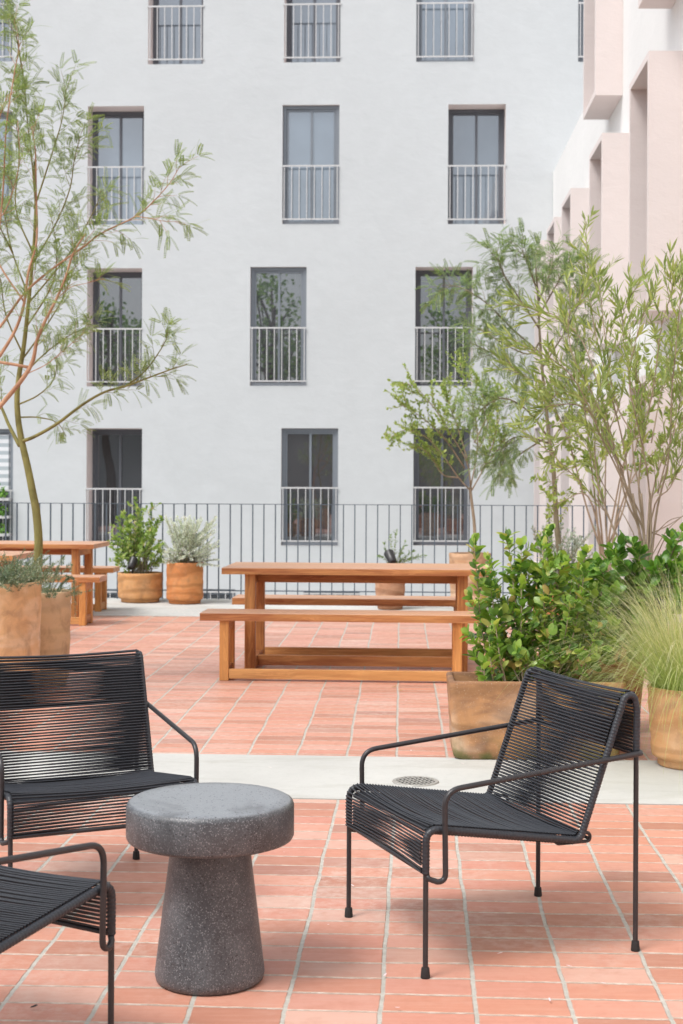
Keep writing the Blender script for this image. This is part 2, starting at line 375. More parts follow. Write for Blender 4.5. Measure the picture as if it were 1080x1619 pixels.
# leaves
M['lf_acacia'] = m_leaf('acacia_leaf', [(0, (.16, .22, .10)), (.5, (.24, .32, .14)), (1, (.37, .45, .20))], .4)
M['lf_acacia2'] = m_leaf('grey_acacia_leaf', [(0, (.14, .21, .11)), (.5, (.21, .30, .14)), (1, (.32, .41, .18))], .4)
M['lf_lance'] = m_leaf('willow_leaf', [(0, (.23, .30, .12)), (.5, (.33, .41, .16)), (.85, (.43, .50, .20)), (1, (.52, .55, .20))], .4)
M['lf_lime'] = m_leaf('lime_leaf', [(0, (.24, .34, .11)), (.6, (.36, .45, .15)), (1, (.50, .56, .21))], .4)
M['lf_glossy'] = m_leaf('glossy_leaf', [(0, (.09, .19, .045)), (.35, (.18, .33, .06)), (.7, (.31, .47, .09)), (.9, (.46, .58, .14)), (1, (.58, .44, .16))], .35, .34, .5)
M['lf_broad'] = m_leaf('broad_leaf', [(0, (.08, .19, .04)), (.5, (.16, .33, .06)), (1, (.32, .50, .10))], .35, .32, .5)
M['lf_pot'] = m_leaf('pot_shrub_leaf', [(0, (.16, .26, .07)), (.5, (.31, .44, .12)), (.9, (.48, .57, .2)), (1, (.66, .56, .34))], .35, .4)
M['lf_silver'] = m_leaf('silver_leaf', [(0, (.56, .61, .60)), (.5, (.72, .76, .76)), (.8, (.84, .85, .86)), (1, (.76, .70, .82))], .3, .7, .2)
M['lf_sage'] = m_leaf('sage_leaf', [(0, (.32, .38, .34)), (.6, (.46, .52, .47)), (1, (.60, .65, .60))], .2, .7, .2)
M['lf_rose'] = m_leaf('rosemary_leaf', [(0, (.11, .17, .11)), (.5, (.21, .29, .18)), (.9, (.36, .43, .29)), (1, (.62, .66, .6))], .2, .6, .3)
M['lf_grass'] = m_leaf('feather_grass', [(0, (.34, .42, .14)), (.3, (.50, .54, .24)), (.55, (.68, .64, .42)), (1, (.84, .79, .64))], .35, .5, .3)
green_base(M['lf_grass'], .30)
M['lf_dry'] = m_leaf('dry_leaf', [(0, (.5, .3, .12)), (1, (.6, .42, .2))], .2)
M['bark_green'] = m_bark('green_bark', (.27, .25, .09), (.19, .17, .065))
M['bark_red'] = m_bark('red_bark', (.50, .30, .19), (.36, .20, .12))
M['bark_grey'] = m_bark('grey_bark', (.30, .27, .18), (.20, .17, .11))
M['bark_pale'] = m_bark('pale_bark', (.42, .34, .25), (.30, .235, .165))
M['bark_dark'] = m_bark('dark_bark', (.10, .07, .05), (.06, .045, .03))

# ------------------------------------------------------------------ the setting: ground, paving, light well
THB = math.atan(.053); THR = math.atan(.0415); THF = math.atan(.0427)
g = MB(); g.box((-300, -300, -5.4), (300, 300, -5.0)).build('ground', M['asphalt']); tag(bpy.data.objects['ground'], 'pale concrete yard far below the terrace', kind='structure')
def line_y(x, y_at0, th): return y_at0 - math.tan(th)*x
def strip(name, mat, ya, ta, yb, tb, x0=-9, x1=9, z=0.0, thick=.12):
    m = MB(); n = 24; vs = []
    for i in range(n+1):
        x = x0+(x1-x0)*i/n
        vs += [(x, line_y(x, ya, ta), z), (x, line_y(x, yb, tb), z), (x, line_y(x, ya, ta), z-thick), (x, line_y(x, yb, tb), z-thick)]
    fs = []
    for i in range(n):
        a = i*4; b = a+4
        fs += [(a, b, b+1, a+1), (a+2, a+3, b+3, b+2), (a, a+2, b+2, b), (a+1, b+1, b+3, a+3)]
    fs += [(0, 1, 3, 2), (n*4, n*4+2, n*4+3, n*4+1)]
    m.add(vs, fs); o = m.build(name, mat); tag(o, kind='structure'); return o
Y1, Y2, Y3, Y4 = 6.09, 7.06, 14.4, 16.64
# object coordinates = world coordinates; brick columns run along (tan th, 1)
fb = m_bricks('front_brick', -THB, -.331, .2447, .033, .1247)
rb = m_bricks('rear_brick', -THR, -.26, .2485, 0, .1247, 1.04, .34, .34)
strip('brick_paving', fb, -30, 0, Y1-.003, THB)
strip('concrete_path', M['concrete'], Y1+.003, THB, Y2-.003, THB, z=.003)
strip('brick_paving', rb, Y2+.003, THB, Y3-.003, THF)
strip('concrete_path', M['concrete'], Y3+.003, THF, Y4, THF, z=.003)
tw = MB(); tw.add([(-9, line_y(-9, Y4, THF), -.117), (9, line_y(9, Y4, THF), -.117), (9, line_y(9, Y4, THF), -5), (-9, line_y(-9, Y4, THF), -5),
     (-9, -30, -.12), (9, -30, -.12), (9, -30, -5), (-9, -30, -5)], [(0, 1, 2, 3), (4, 7, 6, 5), (0, 3, 7, 4), (1, 5, 6, 2)])
o = tw.build('terrace_wall', m_plaster('terrace_wall_plaster', (.30, .31, .32))); tag(o, 'white retaining wall under the terrace edge', kind='structure')

# ------------------------------------------------------------------ grey apartment building
FO = Vector((0, 26.3, 0)); FU = Vector((math.cos(THF), -math.sin(THF), 0)); FN = Vector((FU.y, -FU.x, 0))   # FN faces the terrace
def fac(px, py, off=0.0):         # facade coordinates (u, z)
    a, b = ray(px, py); d = Vector((a, 1, b)); o = FO+FN*off
    t = (o.dot(FN))/(d.dot(FN)); p = d*t
    return (p-o).dot(FU), HC+p.z
bld = thing('apartment_building', 'tall pale grey plastered apartment building with narrow railed windows', 'building', FO, -THF)
# local frame of bld: x = FU, y = into the building, z up
ROWS = [('r4', [(-68,-89,19,97,.50), (235,-89,321,101,.50), (450,-89,538,98,.50), (659,-89,749,97,.10), (915,-89,1000,97,.10)]),
        ('r3', [(-68,176,19,354,.10), (139,168,227,355,.40), (447,166,536,354,.06), (709,165,799,354,.36)]),
        ('r2', [(138,424,224,611,.50), (396,422,484,610,.06), (657,422,747,610,.42)]),
        ('r1', [(-68,678,20,866,.06), (137,677,224,864,.50), (445,677,534,863,.06), (654,677,743,863,.12)]),
        ('r0', [(148,931,236,1120,.06), (283,931,371,1120,.06), (480,934,568,1120,.06)])]
wins = []
for rn, lst in ROWS:
    for (l, t, r_, b, d) in lst:
        u0, z1 = fac(l, t); u1, z0 = fac(r_, b); wins.append((u0, u1, z0, z1, d, rn))
us = sorted({-14.0, 9.0} | {x for q in wins for x in q[:2]}); zs = sorted({-5.0, 14.5} | {x for q in wins for x in q[2:4]})
m = MB(); ix = {}
def vid(u, z):
    if (u, z) not in ix: ix[(u, z)] = len(ix)
    return ix[(u, z)]
fs = []
for i in range(len(us)-1):
    for j in range(len(zs)-1):
        uc, zc = (us[i]+us[i+1])/2, (zs[j]+zs[j+1])/2
        if any(q[0] < uc < q[1] and q[2] < zc < q[3] for q in wins): continue
        fs.append((vid(us[i], zs[j]), vid(us[i+1], zs[j]), vid(us[i+1], zs[j+1]), vid(us[i], zs[j+1])))
m.add([(u, 0, z) for (u, z) in sorted(ix, key=ix.get)], fs)
m.add([(-14, 0, -5), (-14, 10, -5), (-14, 10, 14.5), (-14, 0, 14.5), (9, 0, -5), (9, 10, -5), (9, 10, 14.5), (9, 0, 14.5)], [(0, 1, 2, 3), (4, 7, 6, 5), (1, 5, 6, 2), (3, 2, 6, 7)])
m.build('wall', M['plaster'], bld)
k = NT('roller_blind'); v = k.n('ShaderNodeSeparateXYZ'); k.set(v.inputs[0], k.coord())
bnd = k.ramp(k.math('FRACT', k.math('DIVIDE', v.outputs[2], .145)), [(.42, 0.0), (.5, 1.0), (.93, 1.0), (1.0, 0.0)])
M['blind'] = k.fin(k.mix(bnd, (.42, .47, .50), (.74, .76, .78)), .8, .2)
def window(u0, u1, z0, z1, d, rn):
    fm = M['frame2'] if d <= .11 else M['frame']
    y = d; W = u1-u0
    f = MB(); b = .06
    f.box((u0+.003, y, z0+.003), (u0+b, y+.08, z1-.003)); f.box((u1-b, y, z0+.003), (u1-.003, y+.08, z1-.003))
    f.box((u0+b+.001, y, z0+.003), (u1-b-.001, y+.08, z0+b)); f.box((u0+b+.001, y, z1-b), (u1-b-.001, y+.08, z1-.003))
    c = (u0+u1)/2
    f.box((c-.012, y+.012, z0+b+.001), (c+.03, y+.075, z1-b-.001))
    s = .045                       # sliding sashes
    f.box((u0+b+.001, y+.03, z0+b+.001), (u0+b+s, y+.07, z1-b-.001)); f.box((u1-b-s, y+.02, z0+b+.001), (u1-b-.001, y+.06, z1-b-.001))
    f.box((u0+b+s+.001, y+.03, z1-b-s), (c-.013, y+.07, z1-b-.001)); f.box((c+.031, y+.02, z1-b-s), (u1-b-s-.001, y+.06, z1-b-.001))
    wf = f.build('window', fm, bld)
    rv = MB(); rv.add([(u0,0,z0),(u1,0,z0),(u1,0,z1),(u0,0,z1),(u0,d+.09,z0),(u1,d+.09,z0),(u1,d+.09,z1),(u0,d+.09,z1)], [(0,4,7,3),(1,2,6,5),(3,7,6,2),(0,1,5,4)])
    rv.build('reveal', M['reveal'], wf)
    p = MB(); p.box((u0+b, y+.045, z0+b), (u1-b, y+.052, z1-b))
    p.build('pane', M['glass_mid'] if rn in ('r4', 'r3') else M['glass_dark'], wf)
    rl = MB(); zt = z0+1.07 if rn != 'r0' else z1-.05; zb = z0+.085; yy = -.012 if d > .11 else -.03
    ex = .02 if d > .11 else .0
    rl.box((u0-ex, yy-.008, zt-.014), (u1+ex, yy+.008, zt+.014)); rl.box((u0-ex, yy-.008, zb-.012), (u1+ex, yy+.008, zb+.012))
    nb = 8
    for i in range(nb):
        x = u0+.035+(W-.07)*i/(nb-1); rl.box((x-.0072, yy-.0075, zb+.012), (x+.0072, yy+.0075, zt-.014))
    rl.build('railing', M['whitebar'], wf)
    return wf
for i, q in enumerate(wins):
    wf = window(*q)
    if q[5] == 'r1' and i == min(j for j, x in enumerate(wins) if x[5] == 'r1'):
        bm_ = MB(); bm_.box((q[0]+.06, q[4]+.02, q[3]-1.15), (q[1]-.05, q[4]+.03, q[3]-.07)); bm_.build('roller_blind', M['blind'], wf)
        sh = MB()
        for j in range(3): sh.box((q[1]-.42, q[4]-.25, q[2]+.22+j*.33), (q[1]-.03, q[4]-.02, q[2]+.27+j*.33))
        sh.box((q[1]-.34, q[4]-.2, q[2]+.02), (q[1]-.31, q[4]-.16, q[2]+.95))
        SHELF = (q[1]-.24, q[4]-.13, q[2])
        SHMB = sh

# ------------------------------------------------------------------ pink and white building on the right
def wx(Y): return 2.746+.0427*Y     # white wall plane
wh = thing('white_building', 'white side building with projecting pink window surrounds', 'building')
m = MB()
Yn, Yf, Ys = -6.0, line_y(3.86, 26.3, THF)-.02, 19.1
def wpt(Y, o, z): return (wx(Y)-o, Y, z)
def prism(mb, Ya, Yb, oa, ob, z0, z1):   # slab between offsets oa (near wall) and ob (outer), along the wall from Ya to Yb
    vs = [wpt(Ya, oa, z0), wpt(Ya, ob, z0), wpt(Yb, ob, z0), wpt(Yb, oa, z0), wpt(Ya, oa, z1), wpt(Ya, ob, z1), wpt(Yb, ob, z1), wpt(Yb, oa, z1)]
    mb.add(vs, [(0,3,2,1),(4,5,6,7),(0,1,5,4),(1,2,6,5),(2,3,7,6),(3,0,4,7)][::1])
SUR = []
for Yc in (7.1, 10.55, 13.95, 17.2, 20.4, 22.6, 24.75): SUR.append((Yc, min(Yc+1.2, 25.95), 3.07, 5.62, 'u'))
for Yc in (7.1, 10.55, 13.95, 17.2, 20.4, 22.6, 24.75): SUR.append((Yc, min(Yc+1.2, 25.95), -.1, 2.45, 'l'))
for Yc in (9.0, 13.4, 17.84): SUR.append((Yc, Yc+1.2, 6.25, 8.8, 't'))
# wall with window holes
ysx = sorted({Yn, Ys, Yf} | {x for s in SUR for x in (s[0]+.1, s[1]-.1)}); zsx = sorted({-5.0, 7.1, 10.5} | {x for s in SUR for x in (s[2]+.1, s[3]-.1)})
fs = []; vs = []
for i in range(len(ysx)-1):
    for j in range(len(zsx)-1):
        yc, zc = (ysx[i]+ysx[i+1])/2, (zsx[j]+zsx[j+1])/2
        if yc > Ys and zc > 7.1: continue
        if any(s[0]+.1 < yc < s[1]-.1 and s[2]+.1 < zc < s[3]-.1 for s in SUR): continue
        n = len(vs); vs += [wpt(ysx[i], 0, zsx[j]), wpt(ysx[i+1], 0, zsx[j]), wpt(ysx[i+1], 0, zsx[j+1]), wpt(ysx[i], 0, zsx[j+1])]; fs.append((n, n+3, n+2, n+1))
m.add(vs, fs)
D = -6.0
m.add([wpt(Ys, 0, 7.1), wpt(Ys, D, 7.1), wpt(Yf, D, 7.1), wpt(Yf, 0, 7.1)], [(0, 1, 2, 3)])
m.add([wpt(Ys, 0, 7.1), wpt(Ys, D, 7.1), wpt(Ys, D, 10.5), wpt(Ys, 0, 10.5)], [(0, 3, 2, 1)])
m.add([wpt(Yn, 0, 10.5), wpt(Yn, D, 10.5), wpt(Ys, D, 10.5), wpt(Ys, 0, 10.5)], [(0, 1, 2, 3)])
m.add([wpt(Yn, 0, -5), wpt(Yn, D, -5), wpt(Yn, D, 10.5), wpt(Yn, 0, 10.5)], [(0, 1, 2, 3)])
m.build('wall', M['white_plaster'], wh)
gl = None
for (ya, yb, z0, z1, kd) in SUR:
    s = MB(); t = .07; o1 = .345
    def slab(Ya, Yb, za, zb):
        prism(s, Ya, Yb, .002, o1, za, zb)
    slab(ya, ya+t, z0, z1); slab(yb-t, yb, z0, z1); slab(ya+t, yb-t, z1-t, z1); slab(ya+t, yb-t, z0, z0+t)
    so_ = s.build('window_surround', M['pink'], wh)
    f = MB()
    prism(f, ya+.1, ya+.16, -.1, -.16, z0+.1, z1-.1); prism(f, yb-.16, yb-.1, -.1, -.16, z0+.1, z1-.1)
    prism(f, ya+.16, yb-.16, -.1, -.16, z1-.16, z1-.1); prism(f, ya+.16, yb-.16, -.1, -.16, z0+.1, z0+.16)
    wf = f.build('window', M['frame'], wh)
    p = MB(); prism(p, ya+.1, yb-.1, -.13, -.14, z0+.1, z1-.1); p.build('pane', M['glass_dark'], wf)
dp = MB(); q = wpt(16.5, .05, 0); dp.tube([(q[0], q[1], 7.3), (q[0], q[1], 10.4)], .035, 10); dp.build('drain_pipe', M['white_plaster'], wh, angle=40)

# ------------------------------------------------------------------ terrace fence
FY = 16.53
fe = thing('metal_fence', 'thin dark blue grey metal fence of upright flat bars along the terrace edge', 'fence', (0, FY, 0), -THF)
xl, xr = -8.5, 3.47
r_ = MB(); r_.box((xl, -.02, 1.112), (xr, .02, 1.120)); r_.build('top_rail', M['fence'], fe)
r_ = MB(); r_.box((xl, -.010, .100), (xr, .010, .112)); r_.build('bottom_rail', M['fence'], fe)
sp = .1322; x = P(21.5, 850, FY).x; x0 = x - math.floor((x-xl)/sp)*sp; proto = None; n = 0
x = x0
while x < xr-.03:
    if proto is None:
        b = MB(); b.box((-.006, -.016, .004), (.006, .016, 1.1115)); proto = b.build('fence_bar', M['fence'], fe); proto.location.x = x; bar = proto
    else:
        bar = proto.copy(); COL.objects.link(bar); bar.parent = fe; bar.location.x = x+random.uniform(-.002, .002)
    x += sp; n += 1

# ------------------------------------------------------------------ opposite side, seen only in the window glass
ob = thing('low_building', 'plain grey low building reflected in the lower window glass', 'building', (0, -14, 0))
m = MB(); m.box((-22, -4, -5), (18, 0, 5.2)); m.build('wall', m_plaster('opposite_plaster', (.30, .31, .31)), ob)
m = MB(); m.box((-22.1, -4.1, 5.2), (18.1, .1, 5.4)); m.build('roof', M['white_plaster'], ob)

# ------------------------------------------------------------------ plant helpers
def crv(pts, m=6):
    pts = [Vector(p) for p in pts]; q = [pts[0]*2-pts[1]]+pts+[pts[-1]*2-pts[-2]]; out = []
    for i in range(1, len(q)-2):
        a, b, c, d = q[i-1:i+3]
        for j in range(m):
            t = j/m
            out.append(.5*((2*b)+(c-a)*t+(2*a-5*b+4*c-d)*t*t+(3*b-a-3*c+d)*t**3))
    out.append(pts[-1]); return out
def at_f(c, f):
    x = max(0, min(.9999, f))*(len(c)-1); i = int(x); p = c[i].lerp(c[i+1], x-i); return p, (c[i+1]-c[i]).normalized()
def rperp(t):
    v = Vector((random.gauss(0, 1), random.gauss(0, 1), random.gauss(0, 1))); v -= t*v.dot(t)
    return v.normalized() if v.length > 1e-6 else t.orthogonal().normalized()
T_LEAF = (np.array([(0,0,0),(.33,0,0),(.68,0,0),(1,0,0),(.3,.46,.13),(.68,.4,.10),(.3,-.46,.13),(.68,-.4,.10)]), [(0,1,4),(0,6,1),(1,2,5,4),(1,6,7,2),(2,3,5),(2,7,3)])
T_OVAL = (np.array([(0,0,0),(.12,0,0),(.5,0,0),(.85,0,0),(1,0,0),(.3,.42,.10),(.62,.5,.10),(.87,.3,.05),(.3,-.42,.10),(.62,-.5,.10),(.87,-.3,.05)]), [(0,1,5),(0,8,1),(1,2,6,5),(1,8,9,2),(2,3,7,6),(2,9,10,3),(3,4,7),(3,10,4)])
T_TINY = (np.array([(0,0,0),(.45,.5,.05),(1,0,0),(.45,-.5,.05)]), [(0,3,2,1)])
class Plant:
    def __init__(s, thg, base): s.t = thg; s.base = Vector(base); s.w = MB(); s.L = {}
    def limb(s, pts, r0, r1, sides=7, m=5):
        c = crv(pts, m); n = len(c); s.w.tube([p-s.base for p in c], [r0+(r1-r0)*(i/(n-1)) for i in range(n)], sides); return c
    def leaf(s, key, p, d, L, W, bend=.1):
        s.L.setdefault(key, []).append((*(p-s.base), *d, *rperp(d.normalized()), L, W, bend))
    def leafn(s, key, p, d, nrm, L, W, bend=.1):
        s.L.setdefault(key, []).append((*(p-s.base), *d, *nrm, L, W, bend))
    def finish(s, wood, names, wname='trunk'):
        if s.w.n: s.w.build(wname, wood, s.t, smooth=True)
        for key, rows in s.L.items():
            name, mat, tpl = names[key]; a = np.array(rows, float); T, F_ = tpl
            p = a[:, 0:3]; d = a[:, 3:6]; d /= np.linalg.norm(d, axis=1)[:, None]+1e-9
            nn = a[:, 6:9]; nn -= d*(nn*d).sum(1)[:, None]; nn /= np.linalg.norm(nn, axis=1)[:, None]+1e-9
            sd_ = np.cross(nn, d); L = a[:, 9:10]; W = a[:, 10:11]; B = a[:, 11:12]
            V = p[:, None, :]+d[:, None, :]*(T[None, :, 0:1]*L[:, None])+sd_[:, None, :]*(T[None, :, 1:2]*W[:, None])+nn[:, None, :]*(T[None, :, 2:3]*W[:, None]-(T[None, :, 0:1]**2)*(B*L)[:, None])
            nv = T.shape[0]; n = len(a); me = bpy.data.meshes.new(name)
            me.vertices.add(n*nv); me.vertices.foreach_set('co', V.reshape(-1))
            lt = np.array([len(f) for f in F_]); li = np.concatenate([np.array(f) for f in F_])
            loops = (li[None, :]+(np.arange(n)*nv)[:, None]).reshape(-1); tot = np.tile(lt, n)
            me.loops.add(len(loops)); me.loops.foreach_set('vertex_index', loops.astype(np.int32))
            me.polygons.add(len(tot)); me.polygons.foreach_set('loop_start', (np.cumsum(tot)-tot).astype(np.int32))
            me.update(calc_edges=True); me.validate(); me.shade_smooth(); me.materials.append(mat)
            o = bpy.data.objects.new(name, me); COL.objects.link(o); o.parent = s.t
def compound(pl, key, p, d, L, pairs=8, ll=.024, lw=.0062, droop=.5):
    c = [p.copy()]; dd = d.normalized(); q = p.copy()
    for i in range(pairs):
        dd = (dd+Vector((0, 0, -droop/pairs*1.4))).normalized(); q = q+dd*(L/pairs); c.append(q.copy())
    sd_ = dd.cross(Vector((0, 0, 1))); sd_ = sd_.normalized() if sd_.length > .05 else rperp(dd)
    tilt = random.uniform(-.5, .5); sd_ = (sd_+Vector((0, 0, tilt))).normalized()
    for i in range(1, len(c)):
        f = i/(len(c)-1); l = ll*(1-.45*abs(f-.45)*1.6); t = (c[i]-c[i-1]).normalized()
        for sg in (-1, 1):
            pl.leafn(key, c[i], (t*.75+sd_*sg*.75+Vector((0, 0, -.15))).normalized(), t.cross(sd_), l, lw, .1)
def lv_comp(key, sp=.035, L=.11, pairs=8, ll=.024, lw=.0062, droop=.55, f0=.15):
    def fn(pl, c):
        ln = sum((c[i+1]-c[i]).length for i in range(len(c)-1)); n = max(2, int(ln/sp))
        for i in range(n+1):
            p, t = at_f(c, f0+(1-f0)*i/n); pr = rperp(t)
            compound(pl, key, p, t*.55+pr*.75+Vector((0, 0, .12)), L*random.uniform(.6, 1.15), pairs, ll, lw, droop*random.uniform(.3, 1.5))
        for j in range(2):
            p, t = at_f(c, 1); compound(pl, key, p, t+rperp(t)*.4, L*random.uniform(.7, 1.1), pairs, ll, lw, droop*.6)
    return fn
def lv_simple(key, sp=.03, L=.06, W=.02, ang=.8, up=.15, f0=.1, bend=.12, pairs=1, tip=2, flat=False):
    def fn(pl, c):
        ln = sum((c[i+1]-c[i]).length for i in range(len(c)-1)); n = max(2, int(ln/sp)); ph = random.random()*6.28
        for i in range(n+1):
            p, t = at_f(c, f0+(1-f0)*i/n); a1 = t.orthogonal().normalized(); a2 = t.cross(a1)
            for j in range(pairs):
                th = ph+i*2.4+j*math.pi
                pr = a1*math.cos(th)+a2*math.sin(th)
                d = (t*math.cos(ang)+pr*math.sin(ang)+Vector((0, 0, up))+Vector((random.gauss(0, .1), random.gauss(0, .1), random.gauss(0, .1)))).normalized()
                nr = (t-d*t.dot(d)); nr = -nr if False else nr
                nr = nr+Vector((random.gauss(0, .25),)*3)
                l = L*random.choice((random.uniform(.45, .8), random.uniform(.8, 1.2))); pl.leafn(key, p, d, nr, l, W*l/L*random.uniform(.85, 1.15), bend*random.uniform(.2, 1.8))
        for j in range(tip):
            p, t = at_f(c, 1); d = (t+rperp(t)*.45).normalized(); l = L*random.uniform(.6, 1); pl.leafn(key, p, d, rperp(d), l, W*l/L, bend)
    return fn
def twigs(pl, c, f0, f1, n, L, ang, up, r, lv, sub=0, subL=.5, wob=.22, bias=None, bare=0):
    for i in range(n):
        f = f0+(f1-f0)*(i+random.random())/n; p, t = at_f(c, f)
        pr = rperp(t)
        if bias is not None: pr = (pr+Vector(bias)).normalized()
        d = (t*math.cos(ang)+pr*math.sin(ang)+Vector((0, 0, up))).normalized(); l = L*random.uniform(.5, 1.25)*(1-.25*f)
        q = p.copy(); pts = [q.copy()]
        for j in range(5):
            d = (d+Vector((random.gauss(0, wob), random.gauss(0, wob), random.gauss(0, wob)+up*.25))*.55).normalized(); q = q+d*l/5; pts.append(q.copy())
        pl.w.tube([x-pl.base for x in pts], [r*(1-.13*j) for j in range(6)], 4, cap=False)
        if random.random() >= bare: lv(pl, pts)
        if sub: twigs(pl, pts, .25, .95, sub, l*subL, .8, up, r*.6, lv, 0, wob=wob)

# ------------------------------------------------------------------ pots
def lathe_pot(name, label, c, r, h, foot=.86, taper=.0, seed=0.0, cols=None, group=None, t=.022, wob=.006, soil=.05, smoke=.45):
    th = thing(name, label, 'plant pot', c, random.uniform(0, 6), group)
    rb_ = r*(1-taper)
    pr = [(0, .004), (rb_*foot-.008, .004), (rb_*foot, .012), (rb_*foot, .034), (rb_*foot+.004, .040), (rb_-.016, .044), (rb_-.004, .052), (rb_, .066)]
    for i in range(1, 9): pr.append((rb_+(r-rb_)*i/9+.003*math.sin(i*2.1), .066+(h-.075)*i/9))
    pr += [(r, h-.006), (r-.005, h), (r-t+.005, h), (r-t, h-.006), (r-t-.003, h-soil-.05)]
    m_ = MB(); m_.lathe(pr, seg=56, wob=wob)
    cc = cols or ((.62, .30, .135), (.52, .215, .085), (.70, .42, .24))
    m_.build('pot_body', m_terracotta('terracotta', *cc, seed=seed, smoke=smoke), th, angle=50)
    s_ = MB(); n = 40; vs = [(0, 0, h-soil+.01)]
    for ring in (.5, 1.0):
        for i in range(n): a = 6.2832*i/n; rr = (r-t-.0015)*ring; vs.append((rr*math.cos(a), rr*math.sin(a), h-soil+random.uniform(-.006, .008)))
    fs_ = [(0, 1+i, 1+(i+1) % n) for i in range(n)]+[(1+i, 1+n+i, 1+n+(i+1) % n, 1+(i+1) % n) for i in range(n)]
    s_.add(vs, fs_).build('soil', M['soil'], th, smooth=True)
    return th
def rrect(hw, hd, rc, n=6, per=5):
    pts = []
    cs = [(hw-rc, hd-rc, 0), (-hw+rc, hd-rc, 90), (-hw+rc, -hd+rc, 180), (hw-rc, -hd+rc, 270)]
    for i, (cx, cy, a0) in enumerate(cs):
        for j in range(n+1):
            a = R(a0+90*j/n); pts.append((cx+rc*math.cos(a), cy+rc*math.sin(a)))
        nx, ny, na = cs[(i+1) % 4]; e = (nx+rc*math.cos(R(a0+90)), ny+rc*math.sin(R(a0+90))); s0 = pts[-1]
        for j in range(1, per): pts.append((s0[0]+(e[0]-s0[0])*j/per, s0[1]+(e[1]-s0[1])*j/per))
    return pts
def box_pot(name, label, c, W, D_, h, rz=0, t=.03, rc=.035, taper=.06, sag=0, mat=None, soil=.05, foot=0, group=None):
    th = thing(name, label, 'planter', c, rz, group)
    lv = [(1-taper-.06, 0.0, 0), (1-taper-.015, .012, 0), (1-taper, .035, 0)]
    lv += [(1-taper+taper*i/6, .035+(h-.05)*i/6, 0) for i in range(1, 7)]
    lv += [(1.0, h-.006, 0), (1.0, h, .006), (1.0, h, t-.005), (1.0, h-.006, t), (1.0, h-soil-.06, t+.002)]
    vs = []; npt = None
    for (s_, z, ins) in lv:
        pts = rrect(W/2*s_-ins, D_/2*s_-ins, max(.012, rc-ins*.8)); npt = len(pts)
        for (x, y) in pts:
            f = min(abs(x)/(W/2), abs(y)/(D_/2)) ; zz = z-(sag*(1-min(1, f)**2) if z > h*.5 else 0)
            bul = 1+.012*math.sin(x*9+z*7)
            vs.append((x*bul, y*bul, zz))
    fs_ = [(i*npt+k_, i*npt+(k_+1) % npt, (i+1)*npt+(k_+1) % npt, (i+1)*npt+k_) for i in range(len(lv)-1) for k_ in range(npt)]
    fs_.append(tuple(range(npt))[::-1])
    MB().add(vs, fs_).build('pot_body', mat, th, angle=55)
    n1, n2 = 16, 8; vs = []
    for i in range(n1+1):
        for j in range(n2+1): vs.append(((W-2*t-.004)*(i/n1-.5), (D_-2*t-.004)*(j/n2-.5), h-soil-sag+random.uniform(-.008, .008)))
    fs_ = [(i*(n2+1)+j, (i+1)*(n2+1)+j, (i+1)*(n2+1)+j+1, i*(n2+1)+j+1) for i in range(n1) for j in range(n2)]
    MB().add(vs, fs_).build('soil', M['soil'], th, smooth=True)
    return th
TP = G(222, 935); 
PA = Vector((P(222, 900, 16.2).x, 16.2, .003)); lathe_pot('plant_pot', 'wide low round terracotta pot holding the green leafy shrub by the fence', PA, .255, .335, .87, .03, 1.3, ((.66, .36, .16), (.60, .29, .11), (.48, .27, .14)))
PB = Vector((P(292.5, 900, 16.02).x, 16.02, .003)); lathe_pot('plant_pot', 'taller orange terracotta pot under the silvery white shrub', PB, .207, .465, .87, .0, 4.4, ((.66, .29, .11), (.58, .22, .075), (.66, .38, .19)))
PC = Vector((P(617, 900, 15.4).x, 15.4, .003)); lathe_pot('plant_pot', 'small brown terracotta pot seen through the picnic table, holding a sparse seedling', PC, .172, .42, .9, .12, 7.7, ((.50, .27, .16), (.42, .19, .10), (.55, .36, .25)))
PD = Vector((P(743, 900, 15.2).x, 15.2, .003)); lathe_pot('plant_pot', 'pale brown terracotta pot with a wide rim holding the small lime green tree', PD, .225, .62, .85, .1, 9.1, ((.62, .40, .25), (.52, .30, .17), (.70, .52, .38)), t=.03)
PE = Vector((P(884, 900, 13.1).x, 13.1, 0)); lathe_pot('plant_pot', 'round terracotta pot holding the slim feathery tree behind the glossy shrub', PE, .25, .42, .85, .1, 3.1)
PF = Vector((P(965, 900, 11.0).x, 11.0, 0)); lathe_pot('plant_pot', 'round terracotta pot of the yellow green bush against the pink wall', PF, .22, .36, .85, .1, 5.9, ((.40, .27, .18), (.34, .21, .13), (.46, .36, .27)))
PG = Vector((P(1092, 1100, 6.86).x, 6.86, .0)); lathe_pot('plant_pot', 'round pale terracotta pot spilling over with feather grass', PG, .205, .385, .84, .10, 2.2, ((.66, .39, .20), (.62, .33, .15), (.73, .52, .35)), t=.024)
TR1 = Vector((.967, 7.135, .003)); box_pot('trough_planter', 'long terracotta trough with mossy lower corner behind the right cord chair', TR1, .87, .38, .385, -.03, t=.032, mat=m_terracotta('terracotta_mossy', (.21, .115, .07), (.50, .265, .125), (.64, .50, .38), 6.3, True, .6))
TR2 = Vector((1.225, 7.87, 0)); box_pot('trough_planter', 'darker brown terracotta trough behind the mossy one, holding the tall willowy tree', TR2, .86, .38, .40, -.03, t=.032, mat=m_terracotta('terracotta_dark', (.36, .17, .08), (.48, .24, .12), (.55, .34, .2), 8.3))
mt = ((.70, .40, .19), (.62, .31, .135), (.80, .59, .41))
TP1 = Vector((-2.177, 8.9, 0)); lathe_pot('tall_planter', 'tall pale orange round terracotta planter at the left edge, overflowing with rosemary', TP1, .30, .735, .93, .05, 2.7, ((.74, .52, .33), (.68, .42, .22), (.82, .68, .54)), t=.03, soil=.03, smoke=.15)
